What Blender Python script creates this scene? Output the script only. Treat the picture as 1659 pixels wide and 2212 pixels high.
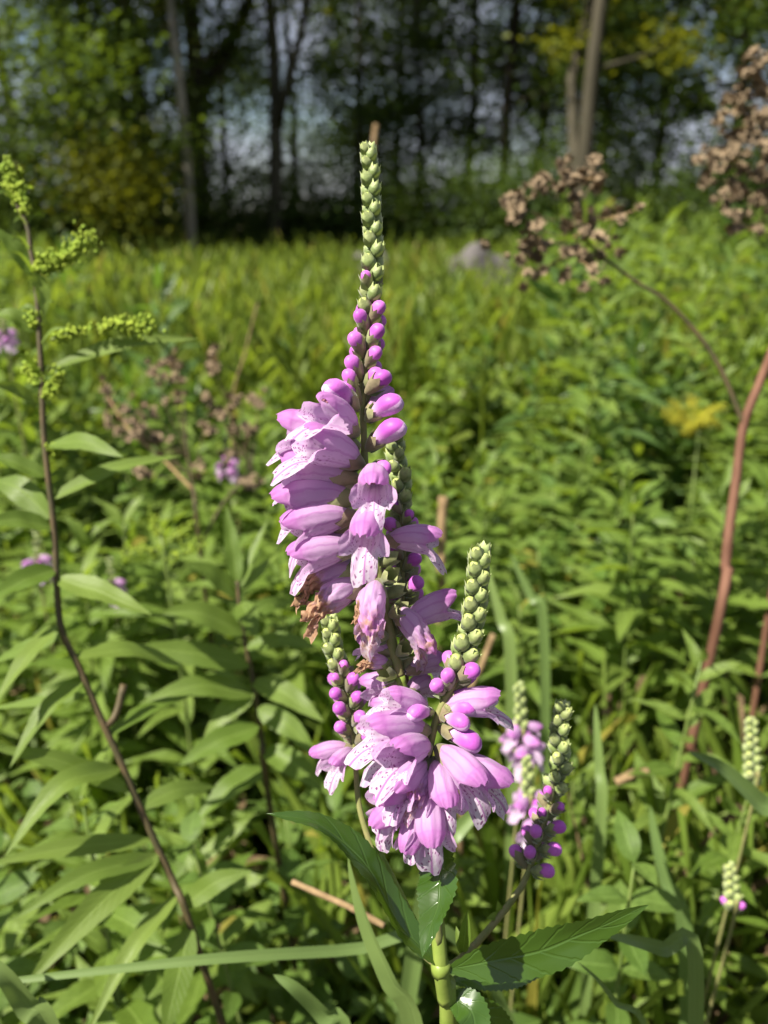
import bpy, math, random
import numpy as np
from mathutils import Vector, Matrix

# ------------------------------------------------------------------ camera, sky, sun, exposure
scene = bpy.context.scene
for o in list(bpy.data.objects):
    bpy.data.objects.remove(o)
col = scene.collection
random.seed(7)
rng = np.random.default_rng(7)

PITCH = math.radians(-20.0)
FPX, CU, CV = 1778.0, 829.5, 1106.0          # focal length and centre for a 1659 x 2212 frame
CAM = Vector((0.0, 0.0, 0.85))
FW = Vector((0, math.cos(PITCH), math.sin(PITCH)))
UPV = Vector((0, -math.sin(PITCH), math.cos(PITCH)))
RT = Vector((1, 0, 0))

cam_data = bpy.data.cameras.new('camera')
cam = bpy.data.objects.new('camera', cam_data)
col.objects.link(cam)
cam.location = CAM
cam.rotation_euler = (math.radians(90) + PITCH, 0, 0)
cam_data.sensor_fit = 'HORIZONTAL'
cam_data.sensor_width = 36.0
cam_data.lens = 36.0 * FPX / 1659.0
cam_data.clip_start = 0.01
cam_data.clip_end = 2000
cam_data.dof.use_dof = True
cam_data.dof.focus_distance = 0.283
cam_data.dof.aperture_fstop = cam_data.lens / 3.3
scene.camera = cam

SUN_DIR = Vector((-0.55, -0.30, 0.78)).normalized()
world = bpy.data.worlds.new('World')
scene.world = world
world.use_nodes = True
wn = world.node_tree
sky = wn.nodes.new('ShaderNodeTexSky')
sky.sky_type = 'NISHITA'
sky.sun_disc = False
sky.sun_elevation = math.asin(SUN_DIR.z)
sky.sun_rotation = math.atan2(SUN_DIR.x, SUN_DIR.y)
sky.air_density = 1.0
sky.dust_density = 0.7
tc = wn.nodes.new('ShaderNodeTexCoord')
cl_map = wn.nodes.new('ShaderNodeMapping')
cl_map.inputs['Scale'].default_value = (1, 1, 2.6)
wn.links.new(tc.outputs['Generated'], cl_map.inputs[0])
cl_n = wn.nodes.new('ShaderNodeTexNoise')
cl_n.inputs['Scale'].default_value = 3.2
cl_n.inputs['Detail'].default_value = 7
cl_n.inputs['Roughness'].default_value = 0.55
wn.links.new(cl_map.outputs[0], cl_n.inputs['Vector'])
cl_r = wn.nodes.new('ShaderNodeMapRange')
cl_r.interpolation_type = 'SMOOTHSTEP'
cl_r.inputs[1].default_value = 0.34
cl_r.inputs[2].default_value = 0.58
cl_r.inputs[4].default_value = 0.85
wn.links.new(cl_n.outputs[0], cl_r.inputs[0])
cl_m = wn.nodes.new('ShaderNodeMix')
cl_m.data_type = 'RGBA'
cl_m.inputs[7].default_value = (4.3, 4.5, 5.3, 1)
wn.links.new(cl_r.outputs[0], cl_m.inputs[0])
wn.links.new(sky.outputs[0], cl_m.inputs[6])
wn.links.new(cl_m.outputs[2], wn.nodes['Background'].inputs[0])
wn.nodes['Background'].inputs[1].default_value = 0.048

sun_data = bpy.data.lights.new('sun', 'SUN')
sun_data.energy = 5.0
sun_data.angle = math.radians(0.5)
sun_data.color = (1.0, 0.94, 0.82)
sun = bpy.data.objects.new('sun', sun_data)
col.objects.link(sun)
sun.rotation_euler = SUN_DIR.to_track_quat('Z', 'Y').to_euler()
sun.location = (0, 0, 12)

scene.view_settings.view_transform = 'Standard'
scene.view_settings.look = 'None'
scene.view_settings.exposure = 1.36
scene.view_settings.gamma = 1.0
scene.render.engine = 'CYCLES'
scene.cycles.use_denoising = True
scene.cycles.max_bounces = 7
scene.cycles.diffuse_bounces = 3
scene.cycles.glossy_bounces = 2
scene.cycles.transmission_bounces = 4
scene.cycles.transparent_max_bounces = 4
scene.cycles.sample_clamp_indirect = 4.0


def P(u, v, d):
    """point seen at (u, v) of a 1659 x 2212 frame, d metres along the view axis"""
    return CAM + FW * d + RT * ((u - CU) / FPX * d) + UPV * ((CV - v) / FPX * d)


# ------------------------------------------------------------------ helpers
def tag(o, label=None, cat=None, group=None, kind=None):
    if label: o['label'] = label
    if cat: o['category'] = cat
    if group: o['group'] = group
    if kind: o['kind'] = kind
    return o


def empty(name, loc, label, cat, group=None):
    o = bpy.data.objects.new(name, None)
    o.empty_display_size = 0.05
    col.objects.link(o)
    o.location = loc
    return tag(o, label, cat, group)


def mesh_np(name, V, F, mat, attrs=None, smooth=True):
    """V (n,3); F (m,k) array of equal sized faces; attrs: name -> per vertex floats"""
    V = np.asarray(V, dtype=np.float32).reshape(-1, 3)
    F = np.asarray(F, dtype=np.int32)
    me = bpy.data.meshes.new(name)
    me.vertices.add(len(V))
    me.vertices.foreach_set('co', V.ravel())
    m, k = F.shape
    me.loops.add(m * k)
    me.loops.foreach_set('vertex_index', F.ravel())
    me.polygons.add(m)
    me.polygons.foreach_set('loop_start', np.arange(0, m * k, k, dtype=np.int32))
    me.polygons.foreach_set('loop_total', np.full(m, k, dtype=np.int32))
    if smooth:
        me.polygons.foreach_set('use_smooth', np.ones(m, dtype=bool))
    for a, arr in (attrs or {}).items():
        at = me.attributes.new(a, 'FLOAT', 'POINT')
        at.data.foreach_set('value', np.asarray(arr, dtype=np.float32))
    me.update(calc_edges=True)
    me.materials.append(mat)
    return me


def link(name, me, parent=None, M=None, kind=None):
    o = bpy.data.objects.new(name, me)
    col.objects.link(o)
    if parent is not None:
        o.parent = parent
    if M is not None:
        o.matrix_basis = M
    if kind: o['kind'] = kind
    return o


def norm(a):
    return a / np.maximum(np.linalg.norm(a, axis=-1, keepdims=True), 1e-9)


def frames(d, up):
    X = norm(np.asarray(d, float))
    up = np.asarray(up, float)
    up = np.broadcast_to(up, X.shape)
    Y = np.cross(up, X)
    bad = np.linalg.norm(Y, axis=-1) < 1e-4
    if np.any(bad):
        Y = np.where(bad[..., None], np.cross(np.broadcast_to([1.0, 0.01, 0], X.shape), X), Y)
    Y = norm(Y)
    Z = np.cross(X, Y)
    return np.stack([X, Y, Z], axis=-1)


def mat4(R, T, s=(1, 1, 1)):
    m = Matrix.Identity(4)
    for i in range(3):
        for j in range(3):
            m[i][j] = float(R[i][j]) * s[j]
        m[i][3] = float(T[i])
    return m


def catmull(pts, n):
    p = np.array([tuple(q) for q in pts], float)
    p = np.vstack([2 * p[0] - p[1], p, 2 * p[-1] - p[-2]])
    out = []
    segs = len(p) - 3
    for t in np.linspace(0, segs, n):
        i = min(int(t), segs - 1)
        f = t - i
        a, b, c, d = p[i], p[i + 1], p[i + 2], p[i + 3]
        out.append(0.5 * ((2 * b) + (-a + c) * f + (2 * a - 5 * b + 4 * c - d) * f * f + (-a + 3 * b - 3 * c + d) * f ** 3))
    return np.array(out)


def tube_arrays(pts, radii, nseg=8, square=0.0, knob=0.0):
    pts = np.asarray(pts, float)
    n = len(pts)
    radii = np.broadcast_to(np.asarray(radii, float), (n,))
    T = norm(np.gradient(pts, axis=0))
    ref = np.array([0.3, 0.9, 0.2])
    if abs(np.dot(T[0], norm(ref))) > 0.9: ref = np.array([1.0, 0, 0])
    N = norm(np.cross(T[0], ref))
    V = []
    ang = np.linspace(0, 2 * math.pi, nseg, endpoint=False)
    for i in range(n):
        N = norm(N - T[i] * np.dot(N, T[i]))
        B = np.cross(T[i], N)
        r = radii[i] * (1 + square * np.cos(4 * ang) + knob * rng.uniform(-1, 1, nseg))
        V.append(pts[i] + r[:, None] * (np.cos(ang)[:, None] * N + np.sin(ang)[:, None] * B))
    V.append(pts[:1]); V.append(pts[-1:])
    V = np.vstack(V)
    F = []
    for i in range(n - 1):
        for j in range(nseg):
            k = (j + 1) % nseg
            F.append((i * nseg + j, i * nseg + k, (i + 1) * nseg + k, (i + 1) * nseg + j))
    a, b = n * nseg, n * nseg + 1
    for j in range(nseg):
        k = (j + 1) % nseg
        F.append((a, k, j, a))
        F.append((b, (n - 1) * nseg + j, (n - 1) * nseg + k, b))
    lv = np.concatenate([np.repeat(np.linspace(0, 1, n), nseg), [0, 1]])
    return V, F, lv


def tube_mesh(name, pts, radii, mat, nseg=8, square=0.0, knob=0.0, origin=(0, 0, 0)):
    V, F, lv = tube_arrays(np.asarray(pts) - np.array(tuple(origin)), radii, nseg, square, knob)
    return poly_mesh(name, V, F, mat, {'lv': lv})


def poly_mesh(name, V, F, mat, attrs=None, smooth=True):
    me = bpy.data.meshes.new(name)
    me.from_pydata([tuple(map(float, v)) for v in V], [], [tuple(dict.fromkeys(map(int, f))) for f in F])
    if smooth:
        me.polygons.foreach_set('use_smooth', np.ones(len(me.polygons), dtype=bool))
    for a, arr in (attrs or {}).items():
        at = me.attributes.new(a, 'FLOAT', 'POINT')
        at.data.foreach_set('value', np.asarray(arr, dtype=np.float32))
    me.update()
    me.materials.append(mat)
    return me


def merge(parts):
    """parts: list of (V, F, attr dict) with quad/tri faces -> one V, F, attrs"""
    V, F, A, off = [], [], {}, 0
    for v, f, a in parts:
        V.append(v)
        F += [tuple(i + off for i in q) for q in f]
        for k, x in a.items():
            A.setdefault(k, []).append(np.asarray(x, float))
        off += len(v)
    return np.vstack(V), F, {k: np.concatenate(x) for k, x in A.items()}


# ------------------------------------------------------------------ materials
def nodes_of(name):
    m = bpy.data.materials.new(name)
    m.use_nodes = True
    t = m.node_tree
    return m, t, t.nodes['Principled BSDF'], t.nodes['Material Output']


def N(t, typ, **kw):
    n = t.nodes.new(typ)
    for k, v in kw.items():
        setattr(n, k, v)
    return n


def attr(t, name):
    return N(t, 'ShaderNodeAttribute', attribute_name=name).outputs['Fac']


def math_(t, op, a, b=None, c=None, clamp=False):
    n = N(t, 'ShaderNodeMath', operation=op, use_clamp=clamp)
    for i, x in enumerate((a, b, c)):
        if x is None: continue
        if isinstance(x, (int, float)): n.inputs[i].default_value = x
        else: t.links.new(x, n.inputs[i])
    return n.outputs[0]


def mix(t, fac, a, b, blend='MIX'):
    n = N(t, 'ShaderNodeMix', data_type='RGBA', blend_type=blend)
    for sock, x in ((n.inputs[0], fac), (n.inputs[6], a), (n.inputs[7], b)):
        if isinstance(x, (int, float)): sock.default_value = x
        elif isinstance(x, tuple): sock.default_value = (*x, 1)
        else: t.links.new(x, sock)
    return n.outputs[2]


def smooth(t, x, lo, hi):
    n = N(t, 'ShaderNodeMapRange', interpolation_type='SMOOTHSTEP')
    t.links.new(x, n.inputs[0])
    n.inputs[1].default_value = lo
    n.inputs[2].default_value = hi
    return n.outputs[0]


def noise(t, scale, detail=3, vec=None, rough=0.5):
    n = N(t, 'ShaderNodeTexNoise')
    n.inputs['Scale'].default_value = scale
    n.inputs['Detail'].default_value = detail
    n.inputs['Roughness'].default_value = rough
    if vec is None:
        vec = N(t, 'ShaderNodeTexCoord').outputs['Object']
    t.links.new(vec, n.inputs['Vector'])
    return n.outputs[0]


def bump(t, bsdf, height, strength, dist):
    b = N(t, 'ShaderNodeBump')
    b.inputs['Strength'].default_value = strength
    b.inputs['Distance'].default_value = dist
    t.links.new(height, b.inputs['Height'])
    t.links.new(b.outputs[0], bsdf.inputs['Normal'])
    return b.outputs[0]


def thin(t, bsdf, out, colour, fac, normal=None):
    """a sheet that lets some light through"""
    tr = N(t, 'ShaderNodeBsdfTranslucent')
    if isinstance(colour, tuple): tr.inputs[0].default_value = (*colour, 1)
    else: t.links.new(colour, tr.inputs[0])
    ms = N(t, 'ShaderNodeMixShader')
    ms.inputs[0].default_value = fac
    t.links.new(bsdf.outputs[0], ms.inputs[1])
    t.links.new(tr.outputs[0], ms.inputs[2])
    t.links.new(ms.outputs[0], out.inputs[0])


def leaf_mat(name, c1, c2, glow, tfac=0.35, rough=0.42, spec=0.5, vein=0.35, vscale=14.0, yellow=0.0):
    m, t, b, out = nodes_of(name)
    r = math_(t, 'FRACT', math_(t, 'ADD', attr(t, 'rnd'), N(t, 'ShaderNodeObjectInfo').outputs['Random']))
    c = mix(t, r, c1, c2)
    nz = noise(t, 60 if vscale > 20 else 9, 4)
    c = mix(t, math_(t, 'MULTIPLY', smooth(t, nz, 0.45, 0.7), 0.45), c, tuple(x * 0.62 for x in c1))
    if yellow:
        r2 = math_(t, 'FRACT', math_(t, 'MULTIPLY', r, 7.31))
        c = mix(t, math_(t, 'MULTIPLY', math_(t, 'GREATER_THAN', r2, 1 - yellow), 0.8), c, (0.28, 0.23, 0.04))
    lu, lv = attr(t, 'lu'), attr(t, 'lv')
    au = math_(t, 'ABSOLUTE', lu)
    rib = math_(t, 'SUBTRACT', 1.0, smooth(t, au, 0.02, 0.09))
    # side veins run out at a slant from the midrib
    sv = math_(t, 'SINE', math_(t, 'MULTIPLY', math_(t, 'SUBTRACT', lv, math_(t, 'MULTIPLY', au, 0.16)), vscale * 6.28))
    svn = smooth(t, sv, 0.82, 1.0)
    c = mix(t, math_(t, 'MULTIPLY', math_(t, 'MAXIMUM', rib, math_(t, 'MULTIPLY', svn, 0.35)), vein), c, tuple(min(1, x * 1.9 + 0.03) for x in c2))
    t.links.new(c, b.inputs['Base Color'])
    b.inputs['Roughness'].default_value = rough
    b.inputs['Specular IOR Level'].default_value = spec
    h = math_(t, 'ADD', math_(t, 'MULTIPLY', math_(t, 'MAXIMUM', rib, math_(t, 'MULTIPLY', svn, 0.5)), -1.0), nz)
    bump(t, b, h, 0.35, 0.0012)
    g = mix(t, 0.5, c, glow)
    thin(t, b, out, g, tfac)
    return m


def plain(name, c1, c2, scale, rough=0.8, bumps=0.4, dist=0.002, detail=5, spec=0.3, stretch=None):
    m, t, b, out = nodes_of(name)
    vec = N(t, 'ShaderNodeTexCoord').outputs['Object']
    if stretch:
        mp = N(t, 'ShaderNodeMapping')
        mp.inputs['Scale'].default_value = stretch
        t.links.new(vec, mp.inputs[0])
        vec = mp.outputs[0]
    nz = noise(t, scale, detail, vec, 0.6)
    t.links.new(mix(t, smooth(t, nz, 0.3, 0.7), c1, c2), b.inputs['Base Color'])
    b.inputs['Roughness'].default_value = rough
    b.inputs['Specular IOR Level'].default_value = spec
    bump(t, b, nz, bumps, dist)
    return m


M = {}
M['herb'] = leaf_mat('herb_leaf', (0.085, 0.145, 0.020), (0.155, 0.220, 0.042), (0.38, 0.52, 0.025), 0.46, 0.55, 0.3, yellow=0.03)
M['goldenrod'] = leaf_mat('goldenrod_leaf', (0.10, 0.165, 0.022), (0.155, 0.22, 0.040), (0.38, 0.53, 0.03), 0.45, 0.5, 0.35)
M['glossy'] = leaf_mat('obedient_leaf', (0.035, 0.080, 0.010), (0.05, 0.10, 0.014), (0.24, 0.38, 0.01), 0.32, 0.24, 0.7, vein=0.14, vscale=7)
M['cover'] = leaf_mat('ground_leaf', (0.07, 0.13, 0.020), (0.13, 0.20, 0.040), (0.34, 0.48, 0.03), 0.43, 0.55, 0.3, yellow=0.05)
M['grass'] = leaf_mat('grass_blade', (0.10, 0.165, 0.02), (0.175, 0.235, 0.04), (0.38, 0.51, 0.03), 0.46, 0.5, 0.3, vein=0.12, vscale=1, yellow=0.06)
M['lane_grass'] = leaf_mat('lane_grass', (0.115, 0.175, 0.018), (0.19, 0.245, 0.04), (0.42, 0.53, 0.03), 0.47, 0.5, 0.3, vein=0.12, vscale=1, yellow=0.08)
M['dark_herb'] = leaf_mat('dark_herb_leaf', (0.045, 0.095, 0.018), (0.085, 0.145, 0.032), (0.22, 0.38, 0.02), 0.40, 0.45, 0.45, yellow=0.02)
M['dead_leaf'] = plain('dead_leaf', (0.055, 0.036, 0.018), (0.15, 0.10, 0.052), 40, 0.9, 0.4)
M['blade'] = leaf_mat('broad_blade', (0.11, 0.175, 0.05), (0.16, 0.225, 0.065), (0.28, 0.42, 0.05), 0.36, 0.45, 0.4, vein=0.15, vscale=0.3)
M['tree_leaf'] = leaf_mat('tree_leaf', (0.022, 0.046, 0.008), (0.058, 0.092, 0.013), (0.15, 0.22, 0.015), 0.34, 0.55, 0.2, vein=0.0)  # shade of the treeline is put into this dark leaf colour
M['tree_leaf_mid'] = leaf_mat('mid_tree_leaf', (0.045, 0.082, 0.012), (0.085, 0.125, 0.018), (0.24, 0.34, 0.015), 0.40, 0.55, 0.2, vein=0.0)
M['tree_leaf_bright'] = leaf_mat('light_tree_leaf', (0.08, 0.105, 0.010), (0.13, 0.145, 0.014), (0.36, 0.36, 0.01), 0.44, 0.55, 0.2, vein=0.0)
M['stem_green'] = plain('green_stem', (0.09, 0.14, 0.03), (0.15, 0.19, 0.05), 40, 0.5, 0.2)
M['stem_bright'] = plain('fresh_stem', (0.13, 0.19, 0.03), (0.19, 0.24, 0.05), 60, 0.4, 0.15)
M['rachis'] = plain('spike_stem', (0.15, 0.17, 0.05), (0.21, 0.19, 0.08), 220, 0.6, 0.3, 0.0004)
M['stem_brown'] = plain('goldenrod_stem', (0.045, 0.042, 0.016), (0.085, 0.058, 0.026), 60, 0.6, 0.4)
M['stem_red'] = plain('dry_red_stem', (0.085, 0.036, 0.020), (0.16, 0.078, 0.048), 70, 0.8, 0.4, 0.001, stretch=(1, 1, 0.15))
M['straw'] = plain('straw', (0.30, 0.19, 0.09), (0.42, 0.29, 0.15), 80, 0.8, 0.3)
M['seed'] = plain('seed_head', (0.17, 0.120, 0.070), (0.31, 0.235, 0.150), 160, 0.9, 0.4)
M['bark_dark'] = plain('dark_bark', (0.022, 0.018, 0.013), (0.055, 0.045, 0.032), 12, 0.95, 0.9, 0.02, 6, 0.1, (1, 1, 0.2))
M['bark_pale'] = plain('pale_bark', (0.16, 0.14, 0.115), (0.28, 0.25, 0.20), 10, 0.9, 0.8, 0.02, 6, 0.1, (1, 1, 0.25))
M['bark_mid'] = plain('grey_bark', (0.036, 0.033, 0.022), (0.075, 0.066, 0.046), 10, 0.9, 0.9, 0.02, 6, 0.1, (1, 1, 0.2))
M['rock'] = plain('rock', (0.05, 0.045, 0.044), (0.11, 0.10, 0.097), 9, 0.9, 0.8, 0.02, 8)
M['tuft'] = plain('goldenrod_buds', (0.17, 0.26, 0.02), (0.27, 0.34, 0.03), 120, 0.7, 0.1)
M['yellow'] = plain('goldenrod_bloom', (0.28, 0.27, 0.01), (0.40, 0.36, 0.03), 120, 0.7, 0.1)
M['ground'] = plain('soil', (0.020, 0.018, 0.009), (0.06, 0.055, 0.022), 7, 1.0, 1.0, 0.03, 8, 0.1)  # dark brown tones mottled by noise


def petal_mat():
    m, t, b, out = nodes_of('petal')
    fs, th, fw = attr(t, 'fs'), attr(t, 'fth'), attr(t, 'fw')
    ath = math_(t, 'ABSOLUTE', th)
    rnd = N(t, 'ShaderNodeObjectInfo').outputs['Random']
    top = math_(t, 'SUBTRACT', 1.0, smooth(t, ath, 0.7, 2.3))           # 1 on the hood side
    lip = smooth(t, fs, 0.72, 1.15)
    lilac = mix(t, rnd, (0.54, 0.25, 0.55), (0.60, 0.34, 0.62))
    pale = (0.70, 0.55, 0.73)
    c = mix(t, math_(t, 'ADD', 0.10, math_(t, 'MULTIPLY', top, 0.52)), pale, lilac)
    c = mix(t, math_(t, 'MULTIPLY', math_(t, 'MULTIPLY', top, lip), 0.8), c, (0.50, 0.165, 0.50))
    low = math_(t, 'MULTIPLY', smooth(t, ath, 2.0, 2.75), smooth(t, fs, 0.7, 1.2))
    c = mix(t, low, c, (0.70, 0.60, 0.72))
    c = mix(t, math_(t, 'MULTIPLY', math_(t, 'SUBTRACT', 1.0, smooth(t, fs, 0.0, 0.28)), 0.6), c, (0.70, 0.60, 0.62))
    # fine veins along the tube
    ve = math_(t, 'SINE', math_(t, 'ADD', math_(t, 'MULTIPLY', th, 9.0), math_(t, 'MULTIPLY', noise(t, 260, 2), 3.0)))
    c = mix(t, math_(t, 'MULTIPLY', smooth(t, ve, 0.6, 1.0), 0.38), c, (0.42, 0.12, 0.44))
    # dark purple freckles on the throat and lower lip
    cx = N(t, 'ShaderNodeCombineXYZ')
    t.links.new(math_(t, 'MULTIPLY', th, 4.6), cx.inputs[0])
    t.links.new(math_(t, 'MULTIPLY', fs, 6.5), cx.inputs[1])
    t.links.new(math_(t, 'MULTIPLY', rnd, 9.0), cx.inputs[2])
    vo = N(t, 'ShaderNodeTexVoronoi')
    vo.inputs['Scale'].default_value = 1.25
    vo.inputs['Randomness'].default_value = 0.85
    t.links.new(cx.outputs[0], vo.inputs['Vector'])
    dot = math_(t, 'SUBTRACT', 1.0, smooth(t, vo.outputs['Distance'], 0.21, 0.37))
    zone = math_(t, 'MULTIPLY', smooth(t, ath, 1.5, 2.3), smooth(t, fs, 0.55, 0.95))
    faint = math_(t, 'MULTIPLY', smooth(t, ath, 0.9, 1.8), 0.18)
    c = mix(t, math_(t, 'MULTIPLY', dot, math_(t, 'MAXIMUM', math_(t, 'MULTIPLY', zone, math_(t, 'ADD', 0.5, math_(t, 'MULTIPLY', noise(t, 240, 2), 0.8))), faint)), c, (0.20, 0.02, 0.17))
    # withered ends are tan
    wn_ = smooth(t, math_(t, 'ADD', fw, math_(t, 'MULTIPLY', math_(t, 'SUBTRACT', noise(t, 420, 4), 0.5), 0.9)), 0.35, 0.75)
    tan = mix(t, noise(t, 700, 3), (0.30, 0.13, 0.05), (0.62, 0.44, 0.28))
    c = mix(t, wn_, c, tan)
    t.links.new(c, b.inputs['Base Color'])
    b.inputs['Roughness'].default_value = 0.55
    b.inputs['Specular IOR Level'].default_value = 0.3
    b.inputs['Sheen Weight'].default_value = 0.15
    bump(t, b, math_(t, 'ADD', noise(t, 900, 3), math_(t, 'MULTIPLY', ve, 0.25)), 0.35, 0.0004)
    thin(t, b, out, mix(t, 0.2, c, (0.76, 0.46, 0.76)), 0.54)
    return m


def bud_mat():
    m, t, b, out = nodes_of('bud_petal')
    fs = attr(t, 'fs')
    rnd = N(t, 'ShaderNodeObjectInfo').outputs['Random']
    c = mix(t, rnd, (0.34, 0.06, 0.35), (0.46, 0.11, 0.45))
    under = math_(t, 'MULTIPLY', math_(t, 'MULTIPLY', smooth(t, math_(t, 'ABSOLUTE', attr(t, 'fth')), 1.75, 1.95), attr(t, 'fy')), 0.75)
    c = mix(t, under, c, (0.62, 0.42, 0.64))
    c = mix(t, math_(t, 'MULTIPLY', smooth(t, noise(t, 750, 2), 0.58, 0.68), 0.35), c, (0.26, 0.04, 0.26))
    c = mix(t, math_(t, 'MULTIPLY', math_(t, 'SUBTRACT', 1.0, smooth(t, fs, 0.3, 0.72)), 0.8), c, (0.58, 0.36, 0.58))
    t.links.new(c, b.inputs['Base Color'])
    b.inputs['Roughness'].default_value = 0.5
    b.inputs['Specular IOR Level'].default_value = 0.3
    b.inputs['Sheen Weight'].default_value = 0.2
    bump(t, b, noise(t, 800, 3), 0.25, 0.0003)
    return m


def calyx_mat():
    m, t, b, out = nodes_of('calyx')
    fs, fp = attr(t, 'fs'), attr(t, 'fp')
    rnd = N(t, 'ShaderNodeObjectInfo').outputs['Random']
    green = mix(t, rnd, (0.13, 0.185, 0.045), (0.19, 0.25, 0.07))
    c = mix(t, smooth(t, fs, 0.55, 1.0), green, (0.36, 0.42, 0.16))
    brown = mix(t, rnd, (0.15, 0.115, 0.06), (0.21, 0.145, 0.10))
    c = mix(t, fp, c, brown)
    c = mix(t, math_(t, 'MULTIPLY', smooth(t, noise(t, 500, 3), 0.5, 0.75), 0.4), c, (0.07, 0.08, 0.03))
    t.links.new(c, b.inputs['Base Color'])
    b.inputs['Roughness'].default_value = 0.55
    b.inputs['Sheen Weight'].default_value = 0.3
    bump(t, b, noise(t, 900, 4), 0.4, 0.0004)
    thin(t, b, out, (0.25, 0.32, 0.06), 0.15)
    return m


M['petal'] = petal_mat()
M['bud'] = bud_mat()
M['calyx'] = calyx_mat()


# ------------------------------------------------------------------ leaf shapes
def leaf_template(nl=7, nw=2, width=0.16, sag=0.25, fold=0.22, peak=0.4, teeth=0):
    """a leaf of length 1 along +X, face up (+Z)"""
    ts = np.linspace(0, 1, nl)
    us = np.linspace(-1, 1, 2 * nw + 1)
    V, lu, lv = [], [], []
    for i, s in enumerate(ts):
        w = width * 0.5 * (math.sin(math.pi * s ** (math.log(0.5) / math.log(peak))) ** 0.9 + 0.035 * (1 - s))
        if teeth and 0 < i < nl - 1 and i % 2: w *= 1.08
        for u in us:
            V.append((s - 0.12 * sag * s * s, u * w, fold * abs(u) * w * 1.0 + sag * (0.35 * s - s * s) + 0.02 * math.sin(9 * s + 2 * u)))
            lu.append(u); lv.append(s)
    m = len(us)
    F = [(i * m + j, (i + 1) * m + j, (i + 1) * m + j + 1, i * m + j + 1) for i in range(nl - 1) for j in range(m - 1)]
    return np.array(V), np.array(F), np.array(lu), np.array(lv)


def scatter(name, tmpl, R, T, S, mat, rnd=None):
    """many copies of a leaf shape joined into one mesh"""
    V, F, lu, lv = tmpl
    n = len(T)
    k = len(V)
    S = np.asarray(S, float)
    if S.ndim == 1: S = np.repeat(S[:, None], 3, 1)
    W = np.einsum('nij,nkj->nki', R, V[None] * S[:, None, :]) + T[:, None, :]
    FF = (F[None] + (np.arange(n) * k)[:, None, None]).reshape(-1, F.shape[1])
    rnd = rng.random(n) if rnd is None else rnd
    return mesh_np(name, W.reshape(-1, 3), FF, mat, {'lu': np.tile(lu, n), 'lv': np.tile(lv, n), 'rnd': np.repeat(rnd, k)})


def ribbon(name, pts, width, nrm, mat, n=16, nw=2, fold=0.2, peak=0.42, teeth=0.0, twist=0.0, blunt=0.0, origin=(0, 0, 0), wave=0.05, tip_pow=0.9):
    """a single leaf or blade along a curve; width in metres; nrm: the way its face looks"""
    c = catmull(pts, n)
    T = norm(np.gradient(c, axis=0))
    nrm = np.asarray(tuple(nrm), float)
    us = np.linspace(-1, 1, 2 * nw + 1)
    V, lu, lv = [], [], []
    for i in range(n):
        s = i / (n - 1)
        nn = norm(nrm - T[i] * np.dot(nrm, T[i]))
        B = np.cross(nn, T[i])
        a = twist * (s - 0.3)
        nn, B = nn * math.cos(a) + B * math.sin(a), B * math.cos(a) - nn * math.sin(a)
        w = width * 0.5 * max(math.sin(math.pi * min(1, s ** (math.log(0.5) / math.log(peak)))) ** tip_pow, blunt * (1 - s ** 6), 0.03 * (1 - s))
        for u in us:
            ww = w * (1 + (teeth if (i % 2 and abs(u) > 0.9) else 0))
            V.append(c[i] + B * u * ww + nn * (fold * abs(u) * w + wave * w * math.sin(s * 17 + u * 1.7)))
            lu.append(u); lv.append(s)
    m = len(us)
    F = [(i * m + j, (i + 1) * m + j, (i + 1) * m + j + 1, i * m + j + 1) for i in range(n - 1) for j in range(m - 1)]
    return mesh_np(name, np.array(V) - np.array(tuple(origin)), F, mat, {'lu': lu, 'lv': lv})


LEAF_A = [leaf_template(8, 2, 0.22, s, 0.25, 0.38, 1) for s in (0.1, 0.35, 0.6)]     # lance leaves
LEAF_B = [leaf_template(7, 2, 0.46, s, 0.25, 0.42) for s in (0.1, 0.3, 0.5)]         # broad leaves
LEAF_S = leaf_template(4, 1, 0.5, 0.3, 0.3, 0.45)                                    # small and cheap
LEAF_L = leaf_template(5, 1, 0.2, 0.35, 0.3, 0.4)
BLADE = leaf_template(6, 1, 0.022, 0.35, 0.4, 0.25)
TREE_LEAF = (np.array([(0, 0, 0), (0.5, 0.3, 0.08), (1, 0, -0.05), (0.5, -0.3, 0.08)]), np.array([(0, 3, 2, 1)]), np.zeros(4), np.array([0, .5, 1, .5]))


def rand_dirs(n, lo, hi):
    az = rng.uniform(0, 2 * math.pi, n)
    el = rng.uniform(lo, hi, n)
    return np.stack([np.cos(az) * np.cos(el), np.sin(az) * np.cos(el), np.sin(el)], -1)


UPN = np.array([0, 0, 1.0])

# ------------------------------------------------------------------ ground
gx = np.concatenate([np.linspace(-300, -16, 14), np.linspace(-14, 14, 71), np.linspace(16, 300, 14)])
gy = np.concatenate([np.linspace(-60, -4, 8), np.linspace(-3, 20, 90), np.linspace(22, 500, 16)])
GX, GY = np.meshgrid(gx, gy)


def ground_z(x, y):
    return 0.035 * np.sin(1.3 * x + 0.4) * np.cos(0.9 * y) + 0.02 * np.sin(4.1 * x + 2 * y)


GZ = ground_z(GX, GY)
nx, ny = len(gx), len(gy)
idx = np.arange(nx * ny).reshape(ny, nx)
GF = np.stack([idx[:-1, :-1], idx[:-1, 1:], idx[1:, 1:], idx[1:, :-1]], -1).reshape(-1, 4)
ground = link('ground', mesh_np('ground', np.stack([GX, GY, GZ], -1).reshape(-1, 3), GF, M['ground']))
tag(ground, 'dark damp soil under the meadow plants', 'ground', kind='structure')


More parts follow.
